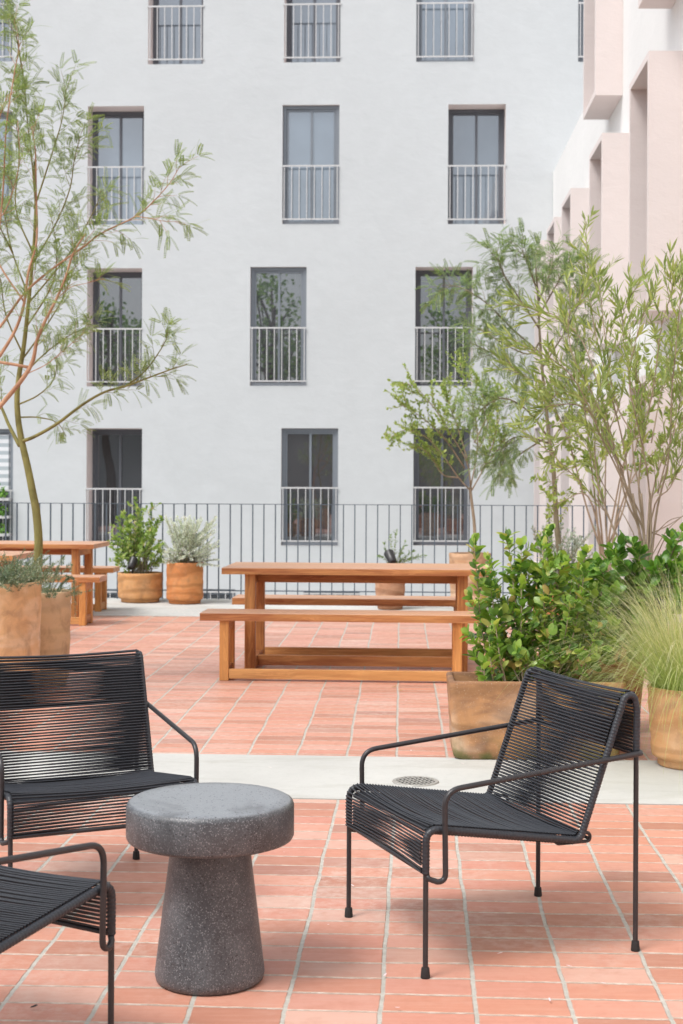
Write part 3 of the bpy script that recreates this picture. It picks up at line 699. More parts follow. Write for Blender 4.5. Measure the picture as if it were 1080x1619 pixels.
TP2 = Vector((-2.06, 9.55, 0)); lathe_pot('tall_planter', 'tall tan round terracotta planter holding the green barked tree', TP2, .245, .628, .93, .05, 12.7, ((.62, .44, .28), (.66, .46, .27), (.56, .43, .31)), t=.028, soil=.03, smoke=.25)

# ------------------------------------------------------------------ trees and plants
def PP(lst, Y0, dy=0.0):
    n = len(lst); return [P(q[0], q[1], (q[2] if len(q) > 2 else Y0+dy*i/(n-1))) for i, q in enumerate(lst)]
# left: green barked tree in the tan planter
b0 = Vector((TP2.x, TP2.y, .59)); t_ = thing('acacia_tree', 'feathery tree with smooth green trunk rising from the tan planter', 'tree', b0)
pl = Plant(t_, b0); Y = 9.5
base = [(62, 912), (61, 870), (58, 815), (51, 775), (43, 735), (35, 700), (29, 665), (27, 630), (30, 595), (38, 545), (44, 490), (49, 440), (54, 380), (56, 320), (54, 255)]
tr = pl.limb([b0+Vector((0, 0, -.03))]+PP(base, Y)[1:], .031, .006, 10)
lf = lv_comp('a', .029, .125, 10, .027, .0068, .65)
LB = pl.limb(PP([(34, 698), (55, 690), (90, 670), (130, 640), (165, 620), (200, 610), (235, 597), (268, 585), (296, 576)], Y, -.5), .013, .003, 7)
twigs(pl, LB, .5, .9, 12, .15, .6, .12, .0025, lf, 0); twigs(pl, LB, .22, .55, 5, .13, .8, .1, .002, lf, 0)
c = pl.limb(PP([(200, 610), (228, 588), (248, 562), (262, 538), (266, 520)], Y-.3, -.2), .006, .002, 5); twigs(pl, c, .3, 1, 9, .16, .6, .05, .002, lf)
c = pl.limb(PP([(31, 705), (14, 672), (0, 640), (-25, 600), (-50, 550)], Y, .3), .014, .005, 7); twigs(pl, c, .4, 1, 5, .4, .7, .2, .003, lf, 2)
for (pts, n, L) in [
    ([(34, 570), (70, 520), (100, 470), (120, 420)], 9, .22), ([(50, 420), (85, 360), (110, 300), (118, 250), (130, 205)], 13, .22),
    ([(56, 320), (50, 250), (42, 180), (38, 130)], 13, .22), ([(46, 470), (20, 400), (5, 330), (-10, 270)], 10, .25),
    ([(54, 330), (80, 250), (98, 190), (105, 140)], 12, .2), ([(30, 600), (70, 560), (110, 530), (140, 520)], 9, .2),
    ([(40, 520), (80, 455), (90, 400), (80, 340)], 9, .2), ([(52, 400), (25, 330), (30, 250), (25, 190)], 11, .22),
    ([(28, 640), (60, 625), (85, 600), (90, 570)], 5, .18), ([(45, 480), (110, 400), (150, 330), (160, 300)], 9, .18),
    ([(38, 130), (30, 80), (22, 40), (10, 0)], 9, .2), ([(20, 400), (0, 360), (-20, 330)], 6, .3), ([(36, 560), (10, 500), (0, 440), (-15, 380)], 10, .25),
    ([(29, 660), (60, 660), (90, 668), (105, 690)], 4, .14)]:
    dy = random.uniform(-.5, .5); c = pl.limb(PP(pts, Y, dy), .0065, .0018, 5); twigs(pl, c, .25, 1, n, L, .75, .15, .0022, lf, 0)
pl.finish(M['bark_green'], {'a': ('crown', M['lf_acacia'], T_TINY)})
# left: reddish stemmed tree from the pale planter
b0 = Vector((TP1.x-.02, TP1.y, .70)); t_ = thing('acacia_tree', 'feathery tree with reddish curving stems leaning in from the pale orange planter', 'tree', b0)
pl = Plant(t_, b0); Y = 8.85
def PR(l, dy=0): return PP(l, Y, dy)
s1 = pl.limb([b0+Vector((0, 0, -.03))]+PR([(-60, 860), (-75, 780), (-50, 700), (-5, 648), (35, 600), (52, 570), (58, 540), (70, 510), (88, 475), (103, 440), (116, 400), (135, 370)]), .020, .0045, 8)
s2 = pl.limb([b0+Vector((.02, .02, -.03))]+PR([(-50, 850), (-60, 760), (-62, 680), (-35, 610), (0, 562), (25, 520), (38, 480), (45, 430), (58, 380), (57, 300), (56, 240), (50, 200)]), .016, .0035, 8)
s3 = pl.limb([s1[28]]+PR([(-40, 560), (0, 517), (40, 462), (91, 419), (130, 392), (160, 369), (215, 342), (243, 318), (268, 290), (285, 262)], .2), .010, .0022, 7)
lf = lv_comp('a', .029, .125, 10, .027, .0068, .65)
twigs(pl, s3, .62, 1, 14, .17, .7, .1, .0022, lf); twigs(pl, s3, .3, .62, 10, .2, .8, .2, .0022, lf)
c = pl.limb(PR([(215, 342), (235, 345), (262, 350), (285, 350)]), .003, .0015, 5); twigs(pl, c, .3, 1, 6, .12, .7, -.1, .002, lf)
c = pl.limb(PR([(88, 475), (110, 455), (140, 447), (165, 440)]), .003, .0015, 5); twigs(pl, c, .65, 1, 4, .09, .7, 0, .002, lf)
c = pl.limb(PR([(45, 590), (75, 575), (105, 550), (135, 525)]), .0035, .0015, 5); twigs(pl, c, .35, 1, 7, .14, .7, .1, .002, lf)
c = pl.limb(PR([(40, 480), (0, 420), (-20, 370), (10, 330), (30, 260), (28, 190)]), .006, .002, 6); twigs(pl, c, .45, 1, 10, .2, .7, .15, .002, lf)
c = pl.limb(PR([(-10, 480), (-5, 400), (5, 300), (10, 200), (22, 120), (30, 70), (22, 30)]), .007, .002, 6); twigs(pl, c, .55, 1, 12, .18, .7, .12, .002, lf)
c = pl.limb(PR([(-60, 430), (-30, 350), (-10, 250), (0, 185), (12, 150)]), .007, .002, 6); twigs(pl, c, .35, 1, 10, .2, .7, .12, .002, lf)
twigs(pl, s1, .55, 1, 10, .2, .8, .15, .0022, lf); twigs(pl, s2, .5, 1, 14, .2, .8, .15, .0022, lf)
pl.finish(M['bark_red'], {'a': ('crown', M['lf_acacia'], T_TINY)})
# right: slim feathery tree
b0 = Vector((PE.x, PE.y, .38)); t_ = thing('acacia_tree', 'slim grey green feathery tree with a single leaning trunk in front of the pink wall', 'tree', b0)
pl = Plant(t_, b0); Y = 13.1
tr = pl.limb([b0+Vector((0, 0, -.03))]+PP([(884, 870), (880, 830), (878, 790), (875, 740), (868, 690), (863, 640), (857, 580), (853, 520), (850, 460), (845, 400)], Y), .031, .006, 9)
lf = lv_comp('a', .040, .165, 10, .036, .0092, .55)
for (pts, n, L) in [
    ([(866, 690), (835, 650), (800, 630), (770, 640), (745, 665)], 16, .3), ([(862, 630), (820, 590), (780, 560), (740, 540)], 14, .3),
    ([(856, 560), (810, 520), (770, 480), (730, 455), (700, 450)], 16, .28), ([(853, 520), (820, 470), (795, 430), (785, 395)], 13, .28),
    ([(850, 460), (835, 420), (825, 395)], 9, .25), ([(852, 500), (880, 450), (900, 420)], 11, .28), ([(858, 580), (890, 530), (915, 480), (925, 440)], 14, .3),
    ([(864, 640), (900, 600), (925, 560)], 10, .3), ([(866, 700), (830, 690), (800, 700), (780, 740)], 11, .3), ([(870, 700), (895, 660), (905, 620)], 8, .28),
    ([(854, 540), (835, 560), (790, 540), (760, 520)], 9, .28), ([(850, 480), (870, 430), (875, 400)], 8, .25), ([(866, 690), (820, 720), (790, 745)], 8, .22)]:
    c = pl.limb(PP(pts, Y, random.uniform(-.8, .8)), .010, .0025, 5); twigs(pl, c, .2, 1, int(n*1.6), L, .75, .1, .003, lf, 0)
pl.finish(M['bark_grey'], {'a': ('crown', M['lf_acacia2'], T_TINY)})
# grey sage bush at the foot of it
t_ = thing('sage_bush', 'small grey leaved bush at the foot of the slim feathery tree', 'bush', (PE.x, PE.y, .40)); pl = Plant(t_, (PE.x, PE.y, .40))
for i in range(46):
    b = pl.base+Vector((random.uniform(-.14, .14), random.uniform(-.14, .14), -.02)); e = P(random.uniform(838, 940), random.uniform(826, 905), 13.1+random.uniform(-.3, .3))
    c = pl.limb([b, b.lerp(e, .5)+Vector((0, 0, .06)), e], .004, .0015, 4, 4); lv_simple('s', .016, .04, .022, .9, .1, .35)(pl, c)
pl.finish(M['bark_grey'], {'s': ('foliage', M['lf_sage'], T_OVAL)}, 'stems')
# right: yellow green bush
b0 = Vector((PF.x, PF.y, .38)); t_ = thing('lime_bush', 'tall airy bush of tiny yellow green leaves against the pink wall', 'bush', b0); pl = Plant(t_, b0); Y = 11.0
lf = lv_simple('s', .022, .046, .025, .8, .1, .1, pairs=2)
for (pts, n) in [([(900, 700), (880, 650), (868, 620)], 12), ([(930, 690), (925, 640), (935, 600)], 12), ([(960, 700), (975, 650), (990, 600)], 12), ([(990, 720), (1020, 660), (1040, 600)], 12),
    ([(1010, 740), (1050, 700), (1085, 660)], 10), ([(940, 740), (900, 740), (865, 770)], 8), ([(920, 780), (895, 790), (875, 800)], 6), ([(1000, 660), (1010, 590), (1000, 540)], 9), ([(1020, 640), (1055, 570), (1070, 530)], 9)]:
    k0 = b0+Vector((random.uniform(-.08, .08), random.uniform(-.08, .08), -.02))
    c = pl.limb([k0]+PP([(960+random.uniform(-12, 12), 880), (952+(pts[0][0]-950)*.5, 800)]+pts, Y, random.uniform(-.5, .5)), .010, .002, 6); twigs(pl, c, .5, 1, n, .25, .75, .12, .0025, lf, 1)
pl.finish(M['bark_pale'], {'s': ('foliage', M['lf_lime'], T_OVAL)}, 'stems')
# right: willowy multi stemmed tree in the dark trough
b0 = Vector((P(1012, 950, 7.9).x, 7.9, .35)); t_ = thing('willow_leaved_tree', 'tall many stemmed tree with long narrow olive leaves at the right edge', 'tree', b0); pl = Plant(t_, b0); Y = 7.9
lf = lv_simple('l', .017, .088, .0135, .5, .14, .05, bend=.15, tip=3)
ST = [([(1010, 880), (978, 850), (951, 784), (942, 733), (941, 680), (947, 630), (952, 590)], .009, 9, .2), ([(1012, 900), (975, 846), (958, 810), (929, 775), (884, 729), (853, 702), (825, 680)], .008, 9, .2),
      ([(1020, 870), (1000, 800), (975, 740), (950, 690), (930, 640), (900, 590), (860, 560), (820, 545)], .010, 16, .22), ([(1018, 880), (1000, 800), (985, 700), (960, 600), (940, 520), (930, 430), (926, 350)], .010, 12, .16),
      ([(1030, 880), (1040, 800), (1058, 720), (1062, 620), (1068, 560), (1075, 480), (1080, 430)], .011, 14, .2), ([(1025, 880), (1030, 790), (1050, 720), (1085, 650), (1110, 600)], .010, 10, .25),
      ([(1028, 870), (1025, 760), (1010, 680), (995, 600), (1010, 520), (1030, 460)], .009, 16, .2), ([(1020, 860), (1010, 770), (1020, 680), (1035, 600), (1045, 520), (1062, 460), (1058, 440)], .009, 13, .2),
      ([(1015, 860), (990, 790), (965, 690), (935, 620), (905, 560), (900, 500), (925, 470)], .009, 16, .22), ([(1018, 850), (995, 780), (970, 720), (940, 660), (890, 610), (840, 600), (800, 570)], .008, 14, .22),
      ([(1030, 820), (1060, 770), (1085, 720), (1110, 690)], .008, 8, .25), ([(1000, 800), (970, 700), (940, 590), (915, 530), (880, 500), (850, 490), (815, 480)], .007, 16, .2),
      ([(1012, 780), (1000, 700), (1015, 620), (990, 560), (985, 500), (1000, 455)], .007, 15, .2), ([(1040, 780), (1075, 640), (1090, 560)], .007, 14, .25), ([(985, 740), (930, 650), (880, 640), (850, 650)], .006, 10, .2),
      ([(1030, 700), (1050, 600), (1080, 520)], .006, 12, .22), ([(1010, 700), (975, 640), (960, 560), (950, 470), (945, 440)], .006, 12, .18), ([(1010, 870), (950, 760), (925, 700), (900, 690), (870, 720)], .005, 8, .18)]
for (pts, r0, n, L) in ST:
    k0 = [b0+Vector((random.uniform(-.05, .05), random.uniform(-.04, .04), -.03))] if pts[0][1] > 810 else []
    c = pl.limb(k0+PP(pts, Y, random.uniform(-.5, .45)), r0*.7, .0015, 6); twigs(pl, c, .38, 1, int(n*1.2), L, .6, .18, .002, lf, 0, bias=None); lf(pl, c[int(len(c)*.82):])
for i in range(3):
    c = pl.limb([b0+Vector((random.uniform(-.03, .03), random.uniform(-.03, .03), -.04)), P(1012+i*5, 900, Y), P(1012+i*6, 850, Y), P(1000+i*14, 780, Y)], .011, .006, 7)
for i in range(5):
    a = P(random.uniform(1015, 1040), random.uniform(800, 920), Y); e = P(random.uniform(1060, 1110), random.uniform(760, 900), Y+random.uniform(-.4, .4)); pl.limb([a, a.lerp(e, .5)+Vector((0, 0, random.uniform(-.03, .05))), e], .004, .0015, 4)
pl.finish(M['bark_pale'], {'l': ('crown', M['lf_lance'], T_LEAF)})
# small lime tree in the far pot
b0 = Vector((PD.x, PD.y, .58)); t_ = thing('small_tree', 'small lime green tree with a thin brown trunk in the pot behind the picnic table', 'tree', b0); pl = Plant(t_, b0); Y = 15.2
tr = pl.limb([b0+Vector((0, 0, -.03))]+PP([(750, 860), (750, 830), (746, 795), (743, 770)], Y), .020, .014, 8)
lf = lv_simple('s', .021, .040, .022, .8, .1, .1, pairs=2)
for (pts, n) in [([(743, 775), (725, 755), (700, 720), (672, 690), (640, 680), (612, 695)], 20), ([(745, 772), (738, 730), (715, 690), (690, 650), (660, 615), (640, 605)], 22), ([(744, 770), (752, 730), (755, 690), (748, 640), (735, 600), (728, 575)], 22),
    ([(746, 775), (765, 740), (780, 700), (790, 660)], 16), ([(735, 740), (700, 690), (660, 655), (635, 640)], 16), ([(750, 720), (770, 680), (765, 630), (760, 600)], 15), ([(725, 755), (700, 750), (680, 720), (655, 700)], 12), ([(740, 730), (725, 680), (710, 640), (700, 610)], 16), ([(760, 745), (785, 715), (800, 690)], 14), ([(750, 700), (775, 650), (790, 620)], 12)]:
    c = pl.limb(PP(pts, Y, random.uniform(-.6, .6)), .009, .0025, 6); twigs(pl, c, .3, 1, int(n*1.35), .27, .75, .1, .003, lf, 0)
pl.finish(M['bark_pale'], {'s': ('crown', M['lf_lime'], T_OVAL)})
# seedling
t_ = thing('seedling', 'sparse thin stemmed seedling in the small pot behind the picnic table', 'plant', (PC.x, PC.y, .38)); pl = Plant(t_, (PC.x, PC.y, .38))
for (x, y) in [(600, 880), (608, 862), (618, 848), (626, 840), (640, 858), (652, 872), (660, 882), (635, 870), (612, 872), (648, 890), (670, 878)]:
    c = pl.limb([pl.base+Vector((random.uniform(-.05, .05), 0, -.02)), P((x+620)/2, 885, 15.4), P(x, y, 15.4+random.uniform(-.15, .15))], .004, .0015, 4); lv_simple('s', .03, .045, .016, .9, .05, .35, pairs=2)(pl, c)
pl.finish(M['bark_green'], {'s': ('foliage', M['lf_acacia2'], T_OVAL)}, 'stems')
# glossy shrub in the mossy trough
b0 = Vector((TR1.x-.05, TR1.y, .33)); t_ = thing('glossy_shrub', 'dense glossy leaved shrub with light green tips in the mossy trough', 'shrub', b0); pl = Plant(t_, b0); Y = 7.13
lf = lv_simple('g', .023, .064, .036, .85, .12, .12, bend=.18, pairs=2, tip=3)
tips = [(750, 846), (772, 872), (803, 836), (824, 850), (846, 884), (868, 828), (890, 872), (925, 862), (858, 850), (882, 925), (772, 930), (762, 962), (757, 1000), (752, 1040), (774, 1018), (782, 975), (822, 945), (852, 925), (902, 955), (942, 935), (842, 995), (872, 1005), (912, 1005), (800, 1030), (942, 995), (925, 900), (905, 890), (780, 900), (812, 890), (835, 905), (765, 1050), (835, 1045), (868, 1040), (900, 1045), (795, 1000), (815, 1010), (930, 960), (957, 960), (785, 1035)]
for (x, y) in tips:
    e = P(x, y+(14 if y < 900 else 0), Y+random.uniform(-.2, .2)); b = b0+Vector((max(-.30, min(.3, (e.x-b0.x)*.55+random.uniform(-.08, .08))), random.uniform(-.1, .1), -.02))
    md = b.lerp(e, .5)+Vector(((e.x-b.x)*.12, random.uniform(-.05, .05), -.02))
    c = pl.limb([b, md, e], .0055, .0018, 5, 6); lf(pl, c[3:]); ln = (e-b).length
    twigs(pl, c, .2, .95, int(1+ln*5.4)-(2 if x < 790 else 0), .13, .75, .15, .002, lf, 0)
pl.finish(M['bark_pale'], {'g': ('foliage', M['lf_glossy'], T_OVAL)}, 'stems')
# broad leaved shrub in the dark trough
b0 = Vector((TR2.x+.05, TR2.y, .35)); t_ = thing('broad_leaved_shrub', 'bright green shrub with broad rounded leaves beside the willowy tree', 'shrub', b0); pl = Plant(t_, b0); Y = 7.75
lf = lv_simple('g', .026, .078, .046, .8, .15, .1, bend=.15, pairs=2, tip=3)
for (x, y) in [(985, 856), (1012, 878), (962, 884), (1045, 892), (1062, 912), (932, 902), (1002, 930), (1040, 948), (975, 938), (955, 962), (1020, 962), (1085, 880), (1078, 840), (945, 930), (990, 985), (915, 935), (1030, 1000), (930, 985), (960, 1020), (1000, 905), (1070, 950), (905, 985), (1090, 920)]:
    e = P(x, y, Y+random.uniform(-.25, .1)); b = b0+Vector((max(-.3, min(.3, (e.x-b0.x)*.6+random.uniform(-.08, .08))), random.uniform(-.1, .1), -.02))
    c = pl.limb([b, b.lerp(e, .5)+Vector((0, random.uniform(-.05, .05), 0)), e], .006, .002, 5, 6); lf(pl, c[4:]); twigs(pl, c, .3, .9, int(2+(e-b).length*7), .15, .7, .15, .0022, lf, 0)
pl.finish(M['bark_pale'], {'g': ('foliage', M['lf_broad'], T_OVAL)}, 'stems')
# feather grass
t_ = thing('feather_grass', 'fountain of fine pale green feather grass arching over its round pot', 'ornamental grass', (PG.x, PG.y, .33))
vs = []; fs = []
for i in range(3200):
    a = random.uniform(0, 6.2832); r0 = .13*math.sqrt(random.random()); sp_ = abs(random.gauss(0, .5))+.03; L = random.uniform(.32, .66)*(1+.25*min(1, sp_))
    if random.random() < .4: sp_ *= 2.1
    p = Vector((r0*math.cos(a), r0*math.sin(a), 0)); a2 = a+random.gauss(0, .5); out = Vector((math.cos(a2), math.sin(a2), 0))
    if out.x > 0 and random.random() < .2: continue
    if out.x < .2 and sp_ > .3: L *= 1.3; sp_ *= 1.25
    d = (Vector((0, 0, 1))+out*sp_).normalized(); w0 = random.uniform(.0009, .0019); side = out.cross(Vector((0, 0, 1))).normalized()
    side = (side+Vector((random.gauss(0, .4), random.gauss(0, .4), 0))).normalized(); n = 9; dr = random.uniform(.5, 1.9)*(.45+sp_); n0 = len(vs)
    for j in range(n+1):
        f = j/n; w_ = w0*(1-f*.85); vs.append(tuple(p-side*w_)); vs.append(tuple(p+side*w_))
        d = (d+(out*.45-Vector((0, 0, .8)))*dr*f*f*.5+Vector((random.gauss(0, .02), random.gauss(0, .02), 0))).normalized(); p = p+d*L/n
    fs += [(n0+2*j, n0+2*j+1, n0+2*j+3, n0+2*j+2) for j in range(n)]
MB().add(vs, fs).build('blades', M['lf_grass'], t_, smooth=True)
# potted green shrub by the fence
b0 = Vector((PA.x, PA.y, .29)); t_ = thing('potted_shrub', 'upright light green leafy shrub in the wide low pot', 'shrub', b0); pl = Plant(t_, b0)
lf = lv_simple('g', .028, .052, .030, .85, .12, .2, pairs=2)
for (x, y) in [(214, 790), (217, 805), (240, 800), (252, 818), (186, 822), (195, 812), (180, 848), (178, 866), (188, 885), (200, 830), (205, 850), (225, 815), (232, 830), (246, 840), (256, 862), (250, 885), (222, 850), (212, 870), (235, 870), (195, 870), (228, 890), (205, 893), (242, 855), (190, 838), (215, 830), (185, 858)]:
    e = P(x, y, 16.2+random.uniform(-.2, .2)); b = b0+Vector((random.uniform(-.1, .1), random.uniform(-.1, .1), -.02))
    c = pl.limb([b, b.lerp(e, .5)+Vector((0, 0, .02)), e], .006, .002, 5, 5); lf(pl, c[4:]); twigs(pl, c, .3, .95, 6, .15, .8, .12, .002, lf, 0)
pl.finish(M['bark_grey'], {'g': ('foliage', M['lf_pot'], T_OVAL)}, 'stems')
# silver shrub
b0 = Vector((PB.x, PB.y, .42)); t_ = thing('silver_shrub', 'silvery white shrub with pale lilac spikes in the taller orange pot', 'shrub', b0); pl = Plant(t_, b0)
for i in range(190):
    x = random.gauss(302, 27); y = random.uniform(816, 895); x = max(258, min(345, x)); 
    if y < 850: x = 303+(x-303)*.9
    e = P(x, y, 16.02+random.uniform(-.3, .3)); b = b0+Vector((random.uniform(-.15, .15), random.uniform(-.15, .15), -.02))
    c = pl.limb([b, b.lerp(e, .5)+Vector((0, 0, .03)), e], .004, .0015, 4, 5); lv_simple('s', .012, .025, .013, .8, .1, .3, pairs=2)(pl, c)
pl.finish(M['bark_grey'], {'s': ('foliage', M['lf_silver'], T_OVAL)}, 'stems')
# rosemary in the two tall planters
for (nm, lb, c0, hw, hd, zs_, cnt, hh, tips_) in [('rosemary', 'dense dusty green rosemary filling the pale orange planter', TP1, .21, .21, .69, 420, .25, []),
        ('rosemary', 'thin sprawling rosemary around the trunk in the tan planter', TP2, .15, .15, .59, 110, .15, [(100, 890), (112, 902), (118, 950), (119, 975), (105, 920), (92, 905), (116, 930), (90, 915)])]:
    b0 = Vector((c0.x, c0.y, zs_)); t_ = thing(nm, lb, 'plant', b0); pl = Plant(t_, b0)
    for i in range(cnt):
        b = b0+Vector((random.uniform(-hw, hw), random.uniform(-hd, hd), -.01)); h_ = hh*random.uniform(.3, 1.0)*(1 if cnt > 200 else .75)
        e = b+Vector((random.gauss(0, .09)+(b.x-b0.x)*.45, random.gauss(0, .08)+(b.y-b0.y)*.45, h_*random.uniform(.6, 1))); c = pl.limb([b, b.lerp(e, .5)+Vector((random.gauss(0, .01), 0, 0)), e], .002, .001, 3, 3); lv_simple('r', .0065, .024, .0052, .75, .1, .1, pairs=2, bend=.1)(pl, c)
    for (x, y) in tips_:
        e = P(x, y, 9.45); b = b0+Vector((.12, -.1, -.01)); pk = P(min(116, x), min(y, 925)-10, 9.45)
        c = pl.limb([b, b.lerp(pk, .6)+Vector((0, 0, .03)), pk, e], .002, .001, 3, 4); lv_simple('r', .0065, .024, .0052, .75, .1, .2, pairs=2, bend=.1)(pl, c)
    pl.finish(M['bark_grey'], {'r': ('foliage', M['lf_rose'], T_TINY)}, 'stems')
# trees on the opposite side, visible as dark reflections in the middle row of windows
for (x, y, h_, rr, lb) in [(-6.2, -9, 10.6, 2.6, 'large dark tree reflected in the middle window of the second row'), (2.3, -9.5, 9.3, 2.5, 'dark tree reflected in the right window of the second row'), (-13.6, -9, 10.4, 2.4, 'dark tree reflected in the left window of the second row')]:
    b0 = Vector((x, y, -5)); t_ = thing('broadleaf_tree', lb, 'tree', b0); pl = Plant(t_, b0)
    tr = pl.limb([b0, b0+Vector((.2, 0, 6)), b0+Vector((-.1, .1, 9)), Vector((x+.2, y, h_-1.5))], .28, .08, 9)
    for i in range(16):
        a = i*2.4; p, t = at_f(tr, .6+.38*i/16); e = Vector((x+rr*.9*math.cos(a)*random.uniform(.6, 1), y+rr*.8*math.sin(a), random.uniform(h_-4.2, h_)))
        c = pl.limb([p, p.lerp(e, .5)+Vector((0, 0, .4)), e], .08, .015, 5)
        for q in range(3):
            p2, t2 = at_f(c, .5+.25*q); 
            for w_ in range(40):
                v_ = Vector((random.gauss(0, 1), random.gauss(0, 1), random.gauss(0, .7)))*.38; pl.leaf('g', p2+v_, Vector((random.gauss(0, 1), random.gauss(0, 1), random.gauss(0, 1))), .22, .12)
    pl.finish(M['bark_dark'], {'g': ('crown', M['lf_broad'], T_OVAL)})
# plants on the little white shelf behind the far left window
SHMB.build('plant_shelf', M['whitebar'], bld)
t_ = thing('shelf_plants', 'leafy green plants on the white shelf by the far left ground window', 'plant', (0, 0, 0)); 
ctr = FO+FU*SHELF[0]-FN*0+(-FN)*(-.0); pl = Plant(t_, ctr); t_.location = ctr
for i in range(200):
    z = SHELF[2]+.27+.33*random.choice((0, 1, 2))+abs(random.gauss(0, .1)); p = FO+FU*(SHELF[0]+max(-.25,min(.12,random.gauss(-.05, .12))))+FN*(.13+random.gauss(0, .05)); p.z = z
    pl.leaf('g', p, Vector((random.gauss(0, 1), random.gauss(0, 1), random.gauss(0, 1))), .09, .05)
pl.finish(M['bark_green'], {'g': ('foliage', M['lf_broad'], T_OVAL)})
# ------------------------------------------------------------------ cord chair
W2 = .2925; RT = .0075
def arc2(pts, rad, n=7):          # round the corners of a (d, z) polyline
    out = [pts[0]]
    for i in range(1, len(pts)-1):
        a, b, c = Vector(pts[i-1]), Vector(pts[i]), Vector(pts[i+1]); r = rad[i] if hasattr(rad, '__len__') else rad
        u = (a-b).normalized(); v = (c-b).normalized(); ang = u.angle(v); cut = min(r/math.tan(ang/2), (a-b).length*.49, (c-b).length*.49)
        p0 = b+u*cut; p1 = b+v*cut
        for j in range(n+1):
            t = j/n; out.append(tuple((p0*(1-t)**2+b*2*t*(1-t)+p1*t*t)))
    out.append(pts[-1]); return out
def resample(pts, step):
    P_ = [Vector(p) for p in pts]; out = [P_[0].copy()]; acc = 0
    for i in range(len(P_)-1):
        a, b = P_[i], P_[i+1]; L = (b-a).length; t = step-acc
        while t <= L: out.append(a.lerp(b, t/L)); t += step
        acc = L-(t-step)
    return out
def make_chair(name, label):
    t = thing(name, label, 'chair', group='black cord armchairs')
    prof = arc2([(0, .285), (0, .408), (.482, .336), (.622, .752), (.667, .70), (.667, .575)], [0, .035, .03, .034, .04, 0])
    prof = arc2([(0, .285), (0, .408), (.482, .336), (.629, .742), (.659, .742), (.669, .70), (.667, .575)], [0, .035, .028, .022, .022, .05, 0])
    PIT = .0098; st = resample(prof, PIT/4); n = len(st)
    seat_end = min(range(n), key=lambda i: (st[i]-Vector((.482, .336))).length)
    def rails(a, b, nm, par):
        for sx in (-1, 1):
            m_ = MB(); pts = [(sx*W2, st[i][0], st[i][1]) for i in range(a, b)]; rr = [.0098+(.0010 if i % 4 in (0, 1) else -.0001 if i % 4 == 3 else .0007) for i in range(a, b)]
            m_.tube(pts, rr, 8); m_.build(nm, M['cord'], par, smooth=True)
    def cords(a, b, sag):
        m_ = MB(); CR = .0028
        for i in range(a, b, 4):
            i1 = min(n-1, i+4)
            def nrm(j):
                d = st[min(j+1, n-1)]-st[max(j-1, 0)]; d.normalize(); return Vector((-d.y, d.x))
            p = st[i]; q = st[i1]; nn = nrm(i); jit = random.uniform(-.0009, .0009); tens = random.uniform(.75, 1.25)
            for lay in (1, -1):
                if lay == 1: A, B = p, p
                else: A, B = p, q
                pts = []
                for j in range(9):
                    f = j/8; c = A.lerp(B, f); s_ = math.sin(math.pi*f); off = (RT+CR+.002)*lay*(1-.18*s_)
                    sg_ = sag*s_*tens
                    d2 = c+nn*off; tw = jit*s_
                    d = st[min(i+1, n-1)]-st[max(i-1, 0)]; d.normalize()
                    d2 = d2+d*tw
                    pts.append((-W2+.005+2*(W2-.005)*f, d2.x - nn.x*sg_, d2.y - nn.y*sg_))
                m_.tube(pts, CR, 5, cap=False)
        return m_
    se = seat_end
    ws = cords(2, se, .010).build('woven_seat', M['cord'], t, smooth=True)
    rails(0, se+1, 'seat_edge_wrapping', ws)
    wb = cords(se+1, n-2, .006).build('woven_backrest', M['cord'], t, smooth=True)
    rails(se, n, 'backrest_edge_wrapping', wb)
    f = MB()
    for (d, z) in [(0, .287), (.667, .572), (.482, .338)]: f.tube([(-W2, d, z), (W2, d, z)], RT*.95, 10)
    # loop brace under the rear of the seat
    lp = arc2([(.40, .349), (.43, .322), (.535, .322), (.535, .345), (.488, .352)], .012, 5)
    for sx in (-1, 1): f.tube([(sx*(W2-.035), a, b) for a, b in lp], .0052, 8)
    f.tube([(-W2+.035, .53, .33), (W2-.035, .53, .33)], .0052, 8)
    f.build('frame', M['black'], t, smooth=True)
    for sx in (-1, 1):
        for d, zt in ((0, .29), (.667, .575)):
            l_ = MB(); l_.tube([(sx*W2, d, .006), (sx*W2, d, zt)], RT, 12); lg = l_.build('leg', M['black'], t, angle=40)
            c_ = MB(); pr = [(0, 0), (.0125, 0), (.0132, .0015), (.0130, .006), (.0112, .027), (.0104, .0285), (.0074, .0288)]
            c_.lathe(pr, (sx*W2, d, 0), 16); c_.build('rubber_foot', M['rubber'], lg, angle=40)
        a_ = MB(); xo = sx*(W2+.017)
        pts = [(sx*W2, .0, .290)]; 
        body = arc2([(.0, .268), (.052, .262), (.048, .512), (.667, .575)], [0, .028, .055, 0], 9)
        path = [(sx*(W2), .002, .285), (sx*(W2+.006), .006, .272)]
        for i, (d, z) in enumerate(body[1:]):
            path.append((xo if d < .66 else xo, d, z))
        path[-1] = (xo, .660, .5745); path += [(sx*(W2+.014), .673, .5752), (sx*(W2+.004), .679, .5755), (sx*(W2-.006), .676, .5755)]
        a_.tube(path, RT*1.05, 12); a_.build('armrest', M['black'], t, smooth=True)
    return t
CG = 'black cord armchairs'
ch1 = make_chair('cord_armchair', 'black cord armchair facing the stone side table, shown whole at the right')
u = Vector((.354, -.935)); ch1.location = (.1318, 4.1665, 0); ch1.rotation_euler = (0, 0, math.atan2(u.y, u.x))
ch2 = copy_tree(ch1); ch2['label'] = 'black cord armchair behind the stone side table, its back towards the planters'
ch2.location = (-.722, 4.385, 0); ch2.rotation_euler = (0, 0, R(24.5))
ch3 = copy_tree(ch1); ch3['label'] = 'black cord armchair cut off by the lower left corner, only arm and seat front showing'
ch3.location = (-.791, 3.51, 0); ch3.rotation_euler = (0, 0, R(149.3))
